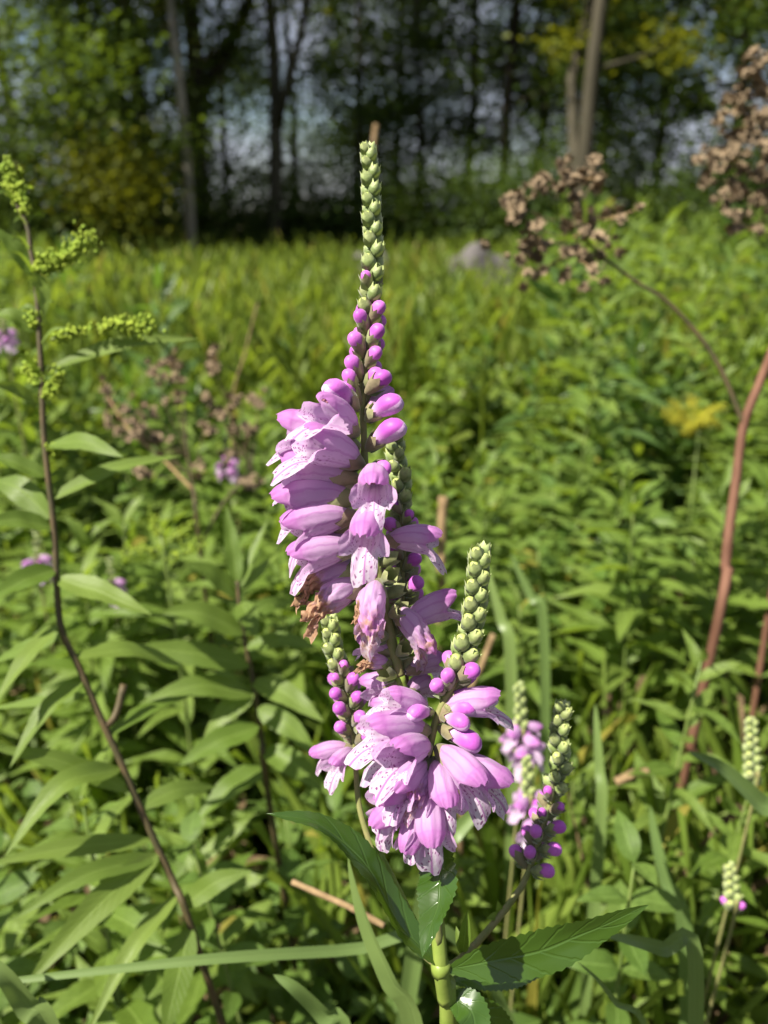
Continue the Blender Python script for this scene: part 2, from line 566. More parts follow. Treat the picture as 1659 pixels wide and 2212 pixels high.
def field_points(n, y0, y1, side=0.56, pad=0.35, power=1.0):
    """points on the ground of the wedge the place opens up to, denser near by"""
    y = y0 * (y1 / y0) ** (rng.random(n) ** power)
    x = rng.uniform(-1, 1, n) * (side * y + pad)
    return x, y


# grass: uncountable blades
def grass_object(name, n, y0, y1, hlo, hhi, label, xfun=None, power=1.0, lean=0.5, wide=1.0, mat='grass'):
    x, y = field_points(n, y0, y1, power=power)
    if xfun is not None:
        keep = xfun(x, y)
        x, y = x[keep], y[keep]
    n = len(x)
    d = rand_dirs(n, lean, 1.5)
    L = rng.uniform(hlo, hhi, n)
    R = frames(d, rand_dirs(n, -0.3, 0.9))
    S = np.stack([L, np.maximum(L, 0.22) * wide, L], -1)
    T = np.stack([x, y, ground_z(x, y) - 0.01], -1)
    o = link(name, scatter(name, BLADE, R, T, S, M[mat]))
    return tag(o, label, 'grass', kind='stuff')


grass_object('meadow_grass', 30000, 1.9, 13, 0.35, 0.70, 'fine yellow-green meadow grass between the flowering plants and the trees', power=0.75, mat='lane_grass')
grass_object('short_grass', 8000, 0.5, 2.2, 0.15, 0.38, 'short grass blades mixed into the low herbs below the pink spikes', wide=1.7, lean=0.35, xfun=lambda x, y: (x > 0.02 + 0.1 * y) | (rng.random(len(x)) < 0.22))


grass_object('dead_grass', 5200, 0.5, 1.5, 0.10, 0.34, 'brown dead grass in the dark hollow by the red dry stem', xfun=lambda x, y: (x > 0.36 * y) & (x < 0.6 * y), wide=1.1, lean=0.0, mat='dead_leaf')


# low leaf cover: uncountable small leaves
def cover(name, n, y0, y1, z0, z1, slo, shi, label, tmpl, mat, power=1.0, cat='ground cover', lo=-0.3, hi=0.7):
    x, y = field_points(n, y0, y1, power=power)
    patch = 0.5 + 0.5 * np.sin(x * 3.1 + 1.3 * np.sin(y * 2.2)) * np.cos(y * 2.7 + 0.8 * np.sin(x * 4))
    z = ground_z(x, y) + z0 + (z1 - z0) * rng.random(n) * (0.45 + 0.55 * patch)
    R = frames(rand_dirs(n, lo, hi), norm(UPN + 0.45 * rng.normal(size=(n, 3))))
    o = link(name, scatter(name, tmpl, R, np.stack([x, y, z], -1), rng.uniform(slo, shi, n), M[mat]))
    return tag(o, label, cat, kind='stuff')


cover('low_leaf_cover', 9500, 0.42, 2.6, 0.0, 0.24, 0.018, 0.055, 'carpet of small rounded leaves on the soil under the spikes', LEAF_S, 'cover')
cover('meadow_undergrowth', 26000, 1.5, 12, 0.02, 0.50, 0.05, 0.11, 'tangled green undergrowth of narrow leaves filling the meadow', LEAF_L, 'herb', 0.8, 'undergrowth')
cover('dead_leaf_litter', 3200, 0.45, 4.5, 0.0, 0.22, 0.03, 0.08, 'brown dead leaves and stalks caught among the herbs', LEAF_L, 'dead_leaf', 1.0, 'leaf litter', -0.2, 0.3)


# ------------------------------------------------------------------ trees
def crown_mesh(name, centres, radii, per, size, mat):
    per = int(per * 1.5)
    n = len(centres) * per
    c = np.repeat(np.array(centres), per, 0)
    r = np.repeat(np.array(radii), per)
    off = rng.normal(size=(n, 3)) * np.array([0.62, 0.62, 0.36])
    T = c + off * r[:, None]
    T[:, 2] = np.maximum(T[:, 2], 0.15)
    R = frames(rand_dirs(n, -0.9, 0.5), norm(UPN + 0.7 * rng.normal(size=(n, 3))))
    rnd = np.repeat(rng.random(len(centres)), per) * 0.6 + rng.random(n) * 0.4
    return scatter(name, TREE_LEAF, R, T, rng.uniform(size * 0.6, size * 1.25, n), M[mat], rnd)


def tree(name, label, u, dist, r0, height, lean, bark, leaf, limbs=(), n_limbs=14, lo=1.4, per=110, csize=0.42, lsize=0.085, wiggle=0.05, reach=2.0, group='trees at the edge of the meadow', fork=None, extra=()):
    """u: where its foot stands along the treeline, dist: metres out into the meadow"""
    d_axis = dist * math.cos(PITCH)
    x0 = (u - CU) / FPX * (dist * math.cos(PITCH) + CAM.z * -math.sin(PITCH))
    base = Vector((x0, dist, float(ground_z(x0, dist))))
    root = empty(name, base, label, 'tree', group)
    hs = np.linspace(-0.1, height, 16)
    ph = rng.uniform(0, 6, 2)
    pts = np.stack([lean[0] * hs + wiggle * np.sin(hs * 1.3 + ph[0]) * hs / 3, lean[1] * hs + wiggle * np.cos(hs * 1.1 + ph[1]) * hs / 3, hs], -1)
    rad = r0 * (1 - 0.75 * (np.clip(hs, 0, height) / height) ** 0.9)
    rad[0] *= 1.35; rad[1] *= 1.08
    link('trunk', tube_mesh('trunk', pts, rad, M[bark], 12, knob=0.06), root)

    def on_trunk(h):
        return np.array([np.interp(h, hs, pts[:, k]) for k in range(3)])
    centres, cr = [], []
    spec = list(limbs)
    for k in range(n_limbs):
        h = lo + (height - lo) * ((k + rng.random()) / n_limbs) ** 1.05
        az = rng.uniform(0, 2 * math.pi)
        ln = reach * rng.uniform(0.55, 1.1) * (1.1 - 0.5 * h / height)
        el = rng.uniform(-0.05, 0.6)
        spec.append((h, (math.cos(az) * math.cos(el), math.sin(az) * math.cos(el), math.sin(el)), ln, r0 * 0.22))
    for h, dv, ln, rr in spec:
        p0 = on_trunk(h)
        dv = norm(np.array(dv, float))
        side = norm(np.cross(dv, UPN)) * rng.uniform(-0.15, 0.15)
        q = [p0, p0 + dv * ln * 0.35 + side * ln, p0 + dv * ln * 0.7 + UPN * 0.06 * ln, p0 + dv * ln - UPN * 0.08 * ln]
        cp = catmull(q, 8)
        link('limb', tube_mesh('limb', cp, np.linspace(rr, rr * 0.2, 8), M[bark], 6, knob=0.05), root)
        for s in np.linspace(0.35, 1.0, max(3, int(ln * 3))):
            centres.append(np.array([np.interp(s * 7, np.arange(8), cp[:, k]) for k in range(3)]) + rng.normal(size=3) * 0.16)
            cr.append(csize * rng.uniform(0.6, 1.2))
    for c, r in extra:
        centres.append(np.array(c, float)); cr.append(r)
    if centres:
        link('crown', crown_mesh('crown', centres, cr, per, lsize, leaf), root)
    return root


tree('broadleaf_tree', 'thick dark-barked tree whose trunk forks into two rising limbs', 437, 11.5, 0.15, 8.5, (0.03, 0), 'bark_dark', 'tree_leaf_bright',
     limbs=[(2.1, (0.55, 0.0, 1.0), 4.2, 0.10), (1.9, (-0.25, 0.2, 1.0), 4.0, 0.07)], n_limbs=13, lo=2.3, per=80, lsize=0.085)
tree('broadleaf_tree', 'slim black-trunked tree beside the thick forked tree', 352, 11.0, 0.105, 8.0, (-0.03, 0), 'bark_dark', 'tree_leaf', n_limbs=11, lo=2.0, per=90,
     limbs=[(1.5, (-0.45, 0, 1), 3.5, 0.05)])
tree('dead_snag', 'pale bare trunk standing before the thick forked tree', 417, 9.6, 0.062, 5.6, (0.02, 0), 'bark_pale', 'tree_leaf', n_limbs=0, wiggle=0.08,
     limbs=(), group=None)
tree('broadleaf_tree', 'straight grey-green trunked tree with a narrow side fork and open sky around it', 598, 11.0, 0.10, 8.2, (0.02, 0), 'bark_mid', 'tree_leaf', n_limbs=9, lo=2.6, per=70,
     limbs=[(1.75, (0.30, 0.05, 1), 3.6, 0.06)])
tree('broadleaf_tree', 'thin crooked sapling between the pale snag and the grey-green tree', 498, 12.0, 0.045, 5.0, (0.03, 0), 'bark_dark', 'tree_leaf', n_limbs=8, lo=1.5, per=60, csize=0.3, reach=1.2)
tree('broadleaf_tree', 'leafy tree with light green low boughs at the shady end of the treeline', 66, 9.6, 0.06, 7.5, (0.01, 0), 'bark_dark', 'tree_leaf_mid', n_limbs=26, lo=0.9, per=130, csize=0.5)
tree('broadleaf_tree', 'bushy low-branched tree filling the gap beside the black-trunked tree', 205, 10.4, 0.07, 7.5, (0, 0), 'bark_dark', 'tree_leaf_mid', n_limbs=30, lo=0.8, per=130, csize=0.5)
tree('broadleaf_tree', 'thin dark tree standing behind the green tip of the pink spike', 902, 12.5, 0.055, 7.5, (0.0, 0), 'bark_dark', 'tree_leaf', n_limbs=20, lo=1.3, per=75, csize=0.45, lsize=0.075)
tree('broadleaf_tree', 'slender leaning tree in the lacy middle of the treeline', 760, 13.0, 0.05, 7.0, (0.05, 0), 'bark_dark', 'tree_leaf', n_limbs=18, lo=1.6, per=70, csize=0.45, lsize=0.075)
tree('broadleaf_tree', 'dark dense tree beside the grey twin-trunked tree', 1080, 12.0, 0.09, 8.0, (0.01, 0), 'bark_dark', 'tree_leaf', n_limbs=26, lo=1.4, per=120, csize=0.5)
tree('broadleaf_tree', 'grey twin-trunked tree with yellow-green boughs above the brown seed heads', 1240, 9.4, 0.095, 7.5, (0.015, 0), 'bark_mid', 'tree_leaf_bright', n_limbs=9, lo=2.15, per=85, csize=0.35,
     limbs=[(0.75, (0.17, 0.1, 1), 5.0, 0.075)])
tree('broadleaf_tree', 'dark tree with heavy overhanging foliage behind the twin-trunked tree', 1400, 12.6, 0.08, 8.0, (0, 0), 'bark_dark', 'tree_leaf', n_limbs=28, lo=1.9, per=130, csize=0.5, reach=2.4)
tree('broadleaf_tree', 'tall dark-trunked tree at the bramble end of the treeline', 1538, 10.4, 0.085, 8.0, (0.01, 0), 'bark_dark', 'tree_leaf', n_limbs=18, lo=1.6, per=110, csize=0.45)
tree('broadleaf_tree', 'stout black-trunked tree beyond the tall brown seed heads', 1690, 9.2, 0.17, 8.0, (-0.01, 0), 'bark_dark', 'tree_leaf', n_limbs=16, lo=1.9, per=110, csize=0.45)
tree('broadleaf_tree', 'second-row tree glimpsed between the black trunks', 300, 15.5, 0.10, 8.0, (0, 0), 'bark_dark', 'tree_leaf', n_limbs=26, lo=1.0, per=110, csize=0.6)
tree('broadleaf_tree', 'second-row tree behind the dark dense tree', 1160, 16.0, 0.10, 8.0, (0, 0), 'bark_dark', 'tree_leaf', n_limbs=24, lo=1.3, per=110, csize=0.6)


for u, dist, lb in [(20, 14.0, 'back-row tree behind the light green low boughs'), (420, 15.0, 'back-row tree behind the thick forked trunk'), (1290, 15.0, 'back-row tree between the twin trunks'),
                    (1640, 14.0, 'back-row tree behind the stout black trunk'), (640, 16.5, 'back-row tree seen through the gap by the grey-green trunk'), (860, 15.5, 'back-row tree behind the spike tip'), (1010, 14.0, 'back-row tree beside the dense tree')]:
    tree('broadleaf_tree', lb, u, dist, 0.08, 8.0, (rng.uniform(-.03, .03), 0), 'bark_dark', 'tree_leaf', n_limbs=26, lo=1.0, per=75, csize=0.6, lsize=0.10, reach=2.6)


# shrubs at the foot of the trees
def shrub(label, u, dist, w, h, n, leaf='tree_leaf', group='shrubs at the foot of the trees'):
    x0 = (u - CU) / FPX * (dist * math.cos(PITCH) + 0.29)
    root = empty('shrub', (x0, dist, float(ground_z(x0, dist))), label, 'shrub', group)
    cs, rs = [], []
    for k in range(9):
        az = rng.uniform(0, 6.28)
        rr = rng.uniform(0.1, 0.5) * w
        tip = np.array([math.cos(az) * rr, math.sin(az) * rr * 0.7, h * rng.uniform(0.55, 1.0)])
        cp = catmull([(0, 0, -0.05), tip * np.array([0.3, 0.3, 0.5]), tip], 6)
        link('branch', tube_mesh('branch', cp, np.linspace(0.018, 0.005, 6), M['bark_dark'], 5), root)
        for s in (0.35, 0.6, 0.85, 1.0):
            cs.append(tip * s + rng.normal(size=3) * 0.1 * w); rs.append(0.28 * w)
    link('foliage', crown_mesh('foliage', cs, rs, n // len(cs), 0.07, leaf), root)


for u, dist, w, h, n, lf, lb in [
    (20, 8.8, 1.5, 1.5, 4200, 'tree_leaf', 'tall dark shrub at the shady end of the treeline'),
    (110, 8.6, 1.3, 1.15, 3600, 'tree_leaf', 'dark green shrub under the light green low boughs'),
    (240, 9.0, 1.3, 1.35, 4000, 'tree_leaf_bright', 'lighter green shrub beside the black slim trunk'),
    (300, 10.2, 1.4, 1.6, 4000, 'tree_leaf', 'tall shrub behind the lighter green shrub'),
    (510, 11.2, 1.4, 1.05, 3600, 'tree_leaf', 'low dark shrub at the foot of the thin sapling'),
    (620, 12.5, 1.5, 1.15, 3600, 'tree_leaf', 'low dark shrub behind the grey-green trunk'),
    (700, 11.6, 1.6, 1.2, 4400, 'tree_leaf', 'dark spreading shrub beside the grey-green trunk'),
    (830, 11.0, 1.6, 1.3, 4800, 'tree_leaf', 'dense dark shrub behind the green spike tip'),
    (960, 11.2, 1.6, 1.4, 4800, 'tree_leaf', 'dense dark shrub next to the boulders'),
    (1060, 10.4, 1.5, 1.25, 4400, 'tree_leaf', 'dense dark shrub in front of the dense tree'),
    (1160, 10.2, 1.5, 1.4, 4400, 'tree_leaf', 'dark shrub at the foot of the dense tree'),
    (1290, 11.0, 1.5, 1.2, 4000, 'tree_leaf', 'dark shrub behind the twin trunks'),
    (1400, 10.6, 1.5, 1.25, 4200, 'tree_leaf', 'dark shrub at the foot of the twin-trunked tree'),
    (1530, 9.6, 1.5, 1.35, 4200, 'tree_leaf', 'dark shrub at the foot of the tall dark trunk'),
    (1640, 9.4, 1.5, 1.5, 4200, 'tree_leaf', 'dark shrub at the foot of the stout black trunk'),
    (390, 12.6, 1.7, 1.4, 4000, 'tree_leaf', 'shaded shrub behind the pale snag')]:
    shrub(lb, u, dist, w, h, n, lf)


# boulders
def boulder(label, u, v, d, sx, sy, sz, seed):
    p = P(u, v, d)
    r = np.random.default_rng(seed)
    import bmesh
    bm = bmesh.new()
    bmesh.ops.create_icosphere(bm, subdivisions=4, radius=1)
    k = r.normal(size=(7, 3)); ph = r.uniform(0, 6, 7)
    for vert in bm.verts:
        c = np.array(vert.co)
        f = 1 + sum(0.09 * math.sin(2.2 * np.dot(k[i], c) + ph[i]) for i in range(7))
        c = c * f
        c[2] = c[2] if c[2] < 0.6 else 0.6 + (c[2] - 0.6) * 0.5
        c += 0.05 * np.sin(c[[1, 2, 0]] * 7 + ph[:3])
        vert.co = (c[0] * sx, c[1] * sy, c[2] * sz)
    me = bpy.data.meshes.new('boulder')
    bm.to_mesh(me); bm.free()
    me.polygons.foreach_set('use_smooth', np.ones(len(me.polygons), dtype=bool))
    me.materials.append(M['rock'])
    o = link('boulder', me)
    o.location = (p.x, p.y, 0.0)
    tag(o, label, 'boulder')


boulder('long grey boulder showing above the meadow grass', 1040, 590, 5.2, 0.27, 0.2, 0.72, 3)
boulder('dark grey boulder behind the middle of the tall pink spike', 815, 590, 5.6, 0.20, 0.18, 0.72, 5)


# ------------------------------------------------------------------ leafy meadow plants
LEAF_ME = {}


def leaf_mesh(kind, i, mat):
    key = (kind, i, mat)
    if key not in LEAF_ME:
        V, F, lu, lv = (LEAF_A if kind == 'A' else LEAF_B)[i]
        LEAF_ME[key] = mesh_np('leaf', V, F, M[mat], {'lu': lu, 'lv': lv})
    return LEAF_ME[key]


def plant_layout(kind, h, seed):
    """stem points and (position, direction, length) of each leaf; foot at the origin"""
    r = np.random.default_rng(seed)
    ln = r.uniform(-0.12, 0.12, 2)
    pts = catmull([(0, 0, -0.02), (ln[0] * h * 0.2, ln[1] * h * 0.2, h * 0.35), (ln[0] * h * 0.6, ln[1] * h * 0.6, h * 0.7), (ln[0] * h, ln[1] * h, h)], 10)
    leaves = []
    if kind == 'A':
        n = int(26 + h * 26)
        for k in range(n):
            s = 0.14 + 0.86 * (k / (n - 1)) ** 0.9
            p = np.array([np.interp(s * 9, np.arange(10), pts[:, j]) for j in range(3)])
            az = k * 2.4 + r.uniform(-0.3, 0.3)
            el = r.uniform(0.0, 0.5) + (0.7 if s > 0.92 else 0.15)
            L = (0.035 + 0.075 * math.sin(math.pi * min(1, 0.2 + 0.75 * s))) * r.uniform(0.8, 1.15) * (0.75 + 0.5 * h)
            leaves.append((p, np.array([math.cos(az) * math.cos(el), math.sin(az) * math.cos(el), math.sin(el)]), L))
    else:
        n = int(5 + h * 14)
        for k in range(n):
            s = 0.2 + 0.8 * k / (n - 1)
            p = np.array([np.interp(s * 9, np.arange(10), pts[:, j]) for j in range(3)])
            for side in (0, math.pi):
                az = k * math.pi / 2 + side + r.uniform(-0.25, 0.25)
                el = r.uniform(-0.1, 0.5) + (0.5 if k == n - 1 else 0)
                L = (0.05 - 0.018 * s) * r.uniform(0.8, 1.25)
                leaves.append((p, np.array([math.cos(az) * math.cos(el), math.sin(az) * math.cos(el), math.sin(el)]), L))
    return pts, leaves


def near_plant(name, label, cat, kind, x, y, h, seed, mat, group, stem='stem_green', scale=1.0):
    root = empty(name, (x, y, float(ground_z(x, y))), label, cat, group)
    pts, leaves = plant_layout(kind, h, seed)
    link('stem', tube_mesh('stem', pts, np.linspace(0.0028, 0.0009, 10), M[stem], 6), root)
    r = np.random.default_rng(seed + 1)
    for p, d, L in leaves:
        R = frames(d[None], norm(UPN + 0.25 * r.normal(size=3))[None])[0]
        L *= scale
        link('leaf', leaf_mesh(kind, int(r.integers(3)), mat), root, mat4(R, p, (L, L * r.uniform(0.85, 1.2), L)))
    return root


PROTO = {}


def proto(kind, i, mat):
    key = (kind, i, mat)
    if key not in PROTO:
        pts, leaves = plant_layout(kind, 0.6, 100 + i * 7 + (50 if kind == 'B' else 0))
        st = tube_mesh('stem', pts, np.linspace(0.0032, 0.001, 10), M['stem_green'], 5)
        d = np.array([l[1] for l in leaves]); T = np.array([l[0] for l in leaves]); L = np.array([l[2] for l in leaves])
        tm = LEAF_A[i % 3] if kind == 'A' else LEAF_B[i % 3]
        fo = scatter('foliage', tm, frames(d, norm(UPN + 0.25 * rng.normal(size=(len(L), 3)))), T, L * (1.15 if kind == 'A' else 1.3), M[mat])
        PROTO[key] = (st, fo)
    return PROTO[key]


def far_plant(name, label, cat, kind, x, y, h, i, mat, group):
    root = empty(name, (x, y, float(ground_z(x, y))), label, cat, group)
    st, fo = proto(kind, i, mat)
    s = h / 0.6
    mz = Matrix.Rotation(rng.uniform(0, 6.28), 4, 'Z') @ Matrix.Diagonal((0.6 + 0.4 * s, 0.6 + 0.4 * s, s, 1))
    link('stem', st, root, mz)
    link('foliage', fo, root, mz)


def blocked(x, y):
    return y < 0.62 and abs(x) < 0.14


def landmark(ur, y):
    if y > 4.6:
        return 'before the black-trunked trees' if ur < -.3 else ('around the boulders' if ur < .35 else 'before the twin-trunked tree')
    if y > 2.5:
        return 'beyond the tall goldenrod top' if ur < -.45 else ('in the grassy lane' if ur < .2 else ('under the leaning seed head branch' if ur < .6 else 'beyond the packed seed heads'))
    return 'around the scattered seed heads' if ur < -.3 else ('close behind the tall spike' if ur < .25 else ('between the green bud spike and the red stem' if ur < .7 else 'behind the red dry stem'))


def near_mark(x, y):
    r = x / (.47 * y)
    side = 'beneath the tall goldenrod' if r < -.6 else ('between the goldenrod and the flower spikes' if r < -.2 else ('beneath the pink flower cluster' if r < .2 else ('below the dark bud spike' if r < .6 else 'by the wide glossy blade')))
    return side


# the meadow beyond arm's length
k = 0
for i in range(290):
    y = 1.35 * (7.5 / 1.35) ** (rng.random() ** 0.9)
    x = rng.uniform(-1, 1) * (0.53 * y + 0.15)
    ur = x / (0.47 * y)
    if -0.62 < ur < 0.1 and y > 2.6 and rng.random() < 0.75:      # the grassy lane in the middle
        continue
    if ur > 0.12:
        h = rng.uniform(0.46, 0.72) + (rng.uniform(0.08, 0.26) if y > 1.9 and ur > 0.35 else 0)
    elif ur < -0.6:
        h = rng.uniform(0.48, 0.72)
    else:
        h = rng.uniform(0.36, 0.55)
    where = landmark(ur, y)
    size = 'tall' if h > 0.58 else 'knee-high'
    tone = ('pale green', 'green', 'dark green', 'green')[k % 4]
    far_plant('leafy_meadow_plant', f'{size} {tone} narrow-leaved meadow plant {where}', 'plant', 'A', x, y, h, k % 5, ('goldenrod', 'herb', 'dark_herb', 'herb')[k % 4], f'{size} {tone} meadow plants {where}')
    k += 1
for i in range(110):
    y = 0.95 * (3.5 / 0.95) ** rng.random()
    x = rng.uniform(-1, 1) * (0.53 * y + 0.15)
    far_plant('broad_leaved_herb', f'low herb with paired oval leaves {landmark(x / (.47 * y), y)}', 'plant', 'B', x, y, rng.uniform(0.28, 0.46), i % 4, 'cover', f'low oval-leaved herbs {landmark(x / (.47 * y), y)}')

for i in range(46):
    y = rng.uniform(0.85, 1.5)
    x = rng.uniform(-1, 1) * (0.5 * y + 0.1)
    far_plant('broad_goldenrod', f'goldenrod shoot with broad lance leaves {landmark(x / (.47 * y), y)}', 'plant', 'A', x, y, rng.uniform(0.34, 0.50) + (0.08 if x > 0.2 else 0), i % 5, 'goldenrod', f'goldenrod shoots {landmark(x / (.47 * y), y)}')

# herbs at the feet of the spikes, leaf by leaf
spots = []
for i in range(900):
    if len(spots) >= 50: break
    y = rng.uniform(0.42, 1.25)
    x = rng.uniform(-1, 1) * (0.50 * y + 0.10)
    if 0.30 * y + 0.02 < x < 0.55 * y and 0.55 < y < 1.1: continue
    if any((x - a) ** 2 + (y - b) ** 2 < 0.0085 for a, b in spots) or (abs(x - 0.03) < 0.07 and y < 0.5): continue
    spots.append((x, y))
for i, (x, y) in enumerate(spots):
    hmax = 0.85 - y * 0.80
    if i % 5 < 3:
        h = max(0.16, min(0.42, hmax * rng.uniform(0.75, 1.0)))
        sz = 'ankle-high' if h < 0.27 else 'knee-high'
        near_plant('small_herb', f'{sz} herb with paired oval leaves {near_mark(x, y)}', 'plant', 'B', x, y, h, 300 + i, 'cover', f'{sz} oval-leaved herbs {near_mark(x, y)}', scale=1.0)
    else:
        h = max(0.2, min(0.5, hmax * rng.uniform(0.8, 1.05)))
        near_plant('young_goldenrod', f'young flowerless goldenrod shoot with narrow leaves {near_mark(x, y)}', 'plant', 'A', x, y, h, 400 + i, 'goldenrod', f'young goldenrod shoots {near_mark(x, y)}', scale=0.8)


for u_, v_, d_, h_seed in [(1425, 1585, .66, 1), (1180, 1330, .95, 2)]:
    q_ = P(u_, v_, d_)
    near_plant('leafy_sprig', 'bright yellow-green leafy sprig beside the dark hollow' if h_seed == 1 else 'light green leafy sprig rising behind the green bud spike', 'plant', 'A', q_.x, q_.y, q_.z, 700 + h_seed, 'herb', None, scale=0.75)


# ------------------------------------------------------------------ goldenrods in bud
def oct_tmpl():
    V = np.array([(0, 0, 0), (0.5, 0.32, 0), (0.5, 0, 0.32), (0.5, -0.32, 0), (0.5, 0, -0.32), (1, 0, 0)], float)
    F = np.array([(0, 2, 1), (0, 3, 2), (0, 4, 3), (0, 1, 4), (5, 1, 2), (5, 2, 3), (5, 3, 4), (5, 4, 1)])
    return V, F, np.zeros(6), np.array([0, .5, .5, .5, .5, 1.0])


OCT = oct_tmpl()


def flower_tuft(root, pts, n, r, size, mat='tuft', name='flower_tuft'):
    """a twig crowded with tiny buds"""
    base = np.array(tuple(pts[0]))
    c = catmull(pts, 12)
    s = rng.random(n)
    T = np.stack([np.interp(s * 11, np.arange(12), c[:, j]) for j in range(3)], -1) + rng.normal(size=(n, 3)) * r * (0.35 + 0.5 * s)[:, None]
    ax = norm(c[-1] - c[0])
    d = norm(0.7 * ax + 0.75 * rng.normal(size=(n, 3)) + np.array([0, 0, 0.3]))
    V, F, lu, lv = OCT
    R = frames(d, UPN)
    S = rng.uniform(0.6, 1.2, n) * size
    W = np.einsum('nij,nkj->nki', R, V[None] * S[:, None, None]) + T[:, None, :]
    FF = (F[None] + (np.arange(n) * 6)[:, None, None]).reshape(-1, 3)
    loc = root.location
    me = mesh_np(name, W.reshape(-1, 3) - np.array(loc), FF, M[mat])
    o = link(name, me, root)
    tw = tube_mesh('twig', c - np.array(loc), np.linspace(0.0011, 0.0005, 12), M['stem_green'], 5)
    link('twig', tw, o)
    return o


def px_leaf(root, a, b, w, d0, d1, sag=0.0, nrm=None, mat='goldenrod', fold=0.25, peak=0.36, teeth=0.06, name='leaf', n=16, twist=0.0, mid=None, lat=0.0, wave=0.05, via=None):
    """leaf from pixel a to pixel b (1659-wide frame), w pixels broad"""
    p0, p1 = P(*a, d0), P(*b, d1)
    pm = (p0 + p1) * 0.5 + Vector((0, 0, sag)) + RT * lat if mid is None else P(mid[0], mid[1], (d0 + d1) / 2)
    if nrm is None:
        nrm = Vector((-0.1, -0.55, 0.8))
    mids = [pm] if via is None else [P(u_, v_, d0 + (d1 - d0) * (k_ + 1) / (len(via) + 1)) for k_, (u_, v_) in enumerate(via)]
    me = ribbon(name, [p0, *mids, p1], w / FPX * (d0 + d1) / 2, nrm, M[mat], n=n, fold=fold, peak=peak, teeth=teeth, origin=root.location, twist=twist, wave=wave)
    return link(name, me, root)


GP = [(24, 378), (35, 437), (59, 488), (66, 540), (76, 592), (83, 685), (86, 747), (90, 816), (93, 920), (103, 1023), (112, 1100), (120, 1190), (124, 1290), (134, 1365),
      (170, 1440), (212, 1540), (258, 1640), (300, 1740), (340, 1830), (378, 1915), (415, 2010)]
gp3 = [P(u, v, 0.50 + 0.0 * i) for i, (u, v) in enumerate(GP)]
tail = gp3[-1]
gfoot = Vector((tail.x + 0.05, tail.y + 0.02, 0.0))
groot = empty('goldenrod', gfoot, 'tall goldenrod in yellow-green bud with dark leaning stem beside the pink spikes', 'goldenrod')
line = catmull(gp3 + [Vector((tail.x + 0.03, tail.y + 0.01, tail.z * 0.5)), Vector((gfoot.x, gfoot.y, -0.02))], 60)
link('stem', tube_mesh('stem', line, np.concatenate([np.linspace(0.0010, 0.0017, 12), np.linspace(0.0017, 0.0024, 48)]), M['stem_brown'], 7, origin=gfoot), groot)
GL = [  # base, tip, width, d0, d1, sag
    ((78, 600), (-12, 488), 34, .50, .49, .006), ((83, 590), (95, 690), 36, .498, .47, .004), ((80, 715), (-30, 690), 34, .50, .49, .010),
    ((112, 795), (430, 731), 30, .50, .52, .014), ((84, 872), (-20, 828), 26, .50, .48, .006), ((104, 962), (268, 988), 44, .50, .47, .010),
    ((104, 1080), (395, 984), 34, .50, .53, .016), ((100, 1030), (-40, 985), 34, .50, .49, .008), ((112, 1140), (-40, 1130), 40, .50, .48, .012),
    ((112, 1120), (-30, 1040), 46, .50, .52, .012), ((120, 1230), (-30, 1300), 40, .50, .47, .012), ((122, 1250), (330, 1330), 48, .50, .48, .012),
    ((122, 1350), (-12, 1520), 40, .50, .46, .016), ((135, 1372), (-30, 1440), 32, .50, .52, .010), ((190, 1500), (-40, 1535), 24, .50, .53, .004),
    ((285, 1710), (-30, 1612), 42, .50, .47, .016), ((262, 1660), (10, 1850), 44, .50, .45, .028), ((330, 1815), (-40, 1870), 38, .50, .46, .012),
    ((350, 1850), (20, 1990), 40, .50, .45, .020), ((345, 1840), (50, 2135), 56, .50, .44, .026), ((385, 1935), (185, 2240), 40, .50, .45, .016),
    ((230, 1590), (420, 1500), 40, .50, .55, .012), ((300, 1745), (470, 1700), 34, .50, .53, .012), ((392, 1960), (545, 1880), 46, .50, .50, .014),
    ((410, 2000), (350, 2260), 50, .50, .45, .010), ((160, 1420), (400, 1440), 46, .50, .54, .012), ((180, 1470), (20, 1660), 36, .50, .47, .014)]
for k, (a, b, w, d0, d1, sag) in enumerate(GL):
    px_leaf(groot, a, b, w * rng.uniform(1.0, 1.35), d0, d1, sag * rng.uniform(.1, .7), nrm=(.75, -.6, .25) if k in (0, 1, 4) else (rng.uniform(-.5, .3), -.55 + rng.uniform(-.3, .2), .8), twist=rng.uniform(-.6, .6), fold=rng.uniform(.1, .4), wave=.08)
for k in range(12):
    i_ = 1 + k * 0.62
    a_ = GP[int(i_)]
    sd = 1 if k % 2 else -1
    ln_ = rng.uniform(38, 80)
    px_leaf(groot, a_, (a_[0] + sd * ln_ * .75, a_[1] - ln_ * rng.uniform(.1, .7)), rng.uniform(10, 17), .50, .50 + rng.uniform(-.03, .03), .004, nrm=(-.6 * sd, -.6, .5), mat='herb', n=9, teeth=0)
link('broken_branch', tube_mesh('broken_branch', catmull([P(225, 1572, .50), P(250, 1545, .505), (P(268, 1478, .51))], 8), np.linspace(.0022, .0024, 8), M['stem_brown'], 7, origin=gfoot), groot)
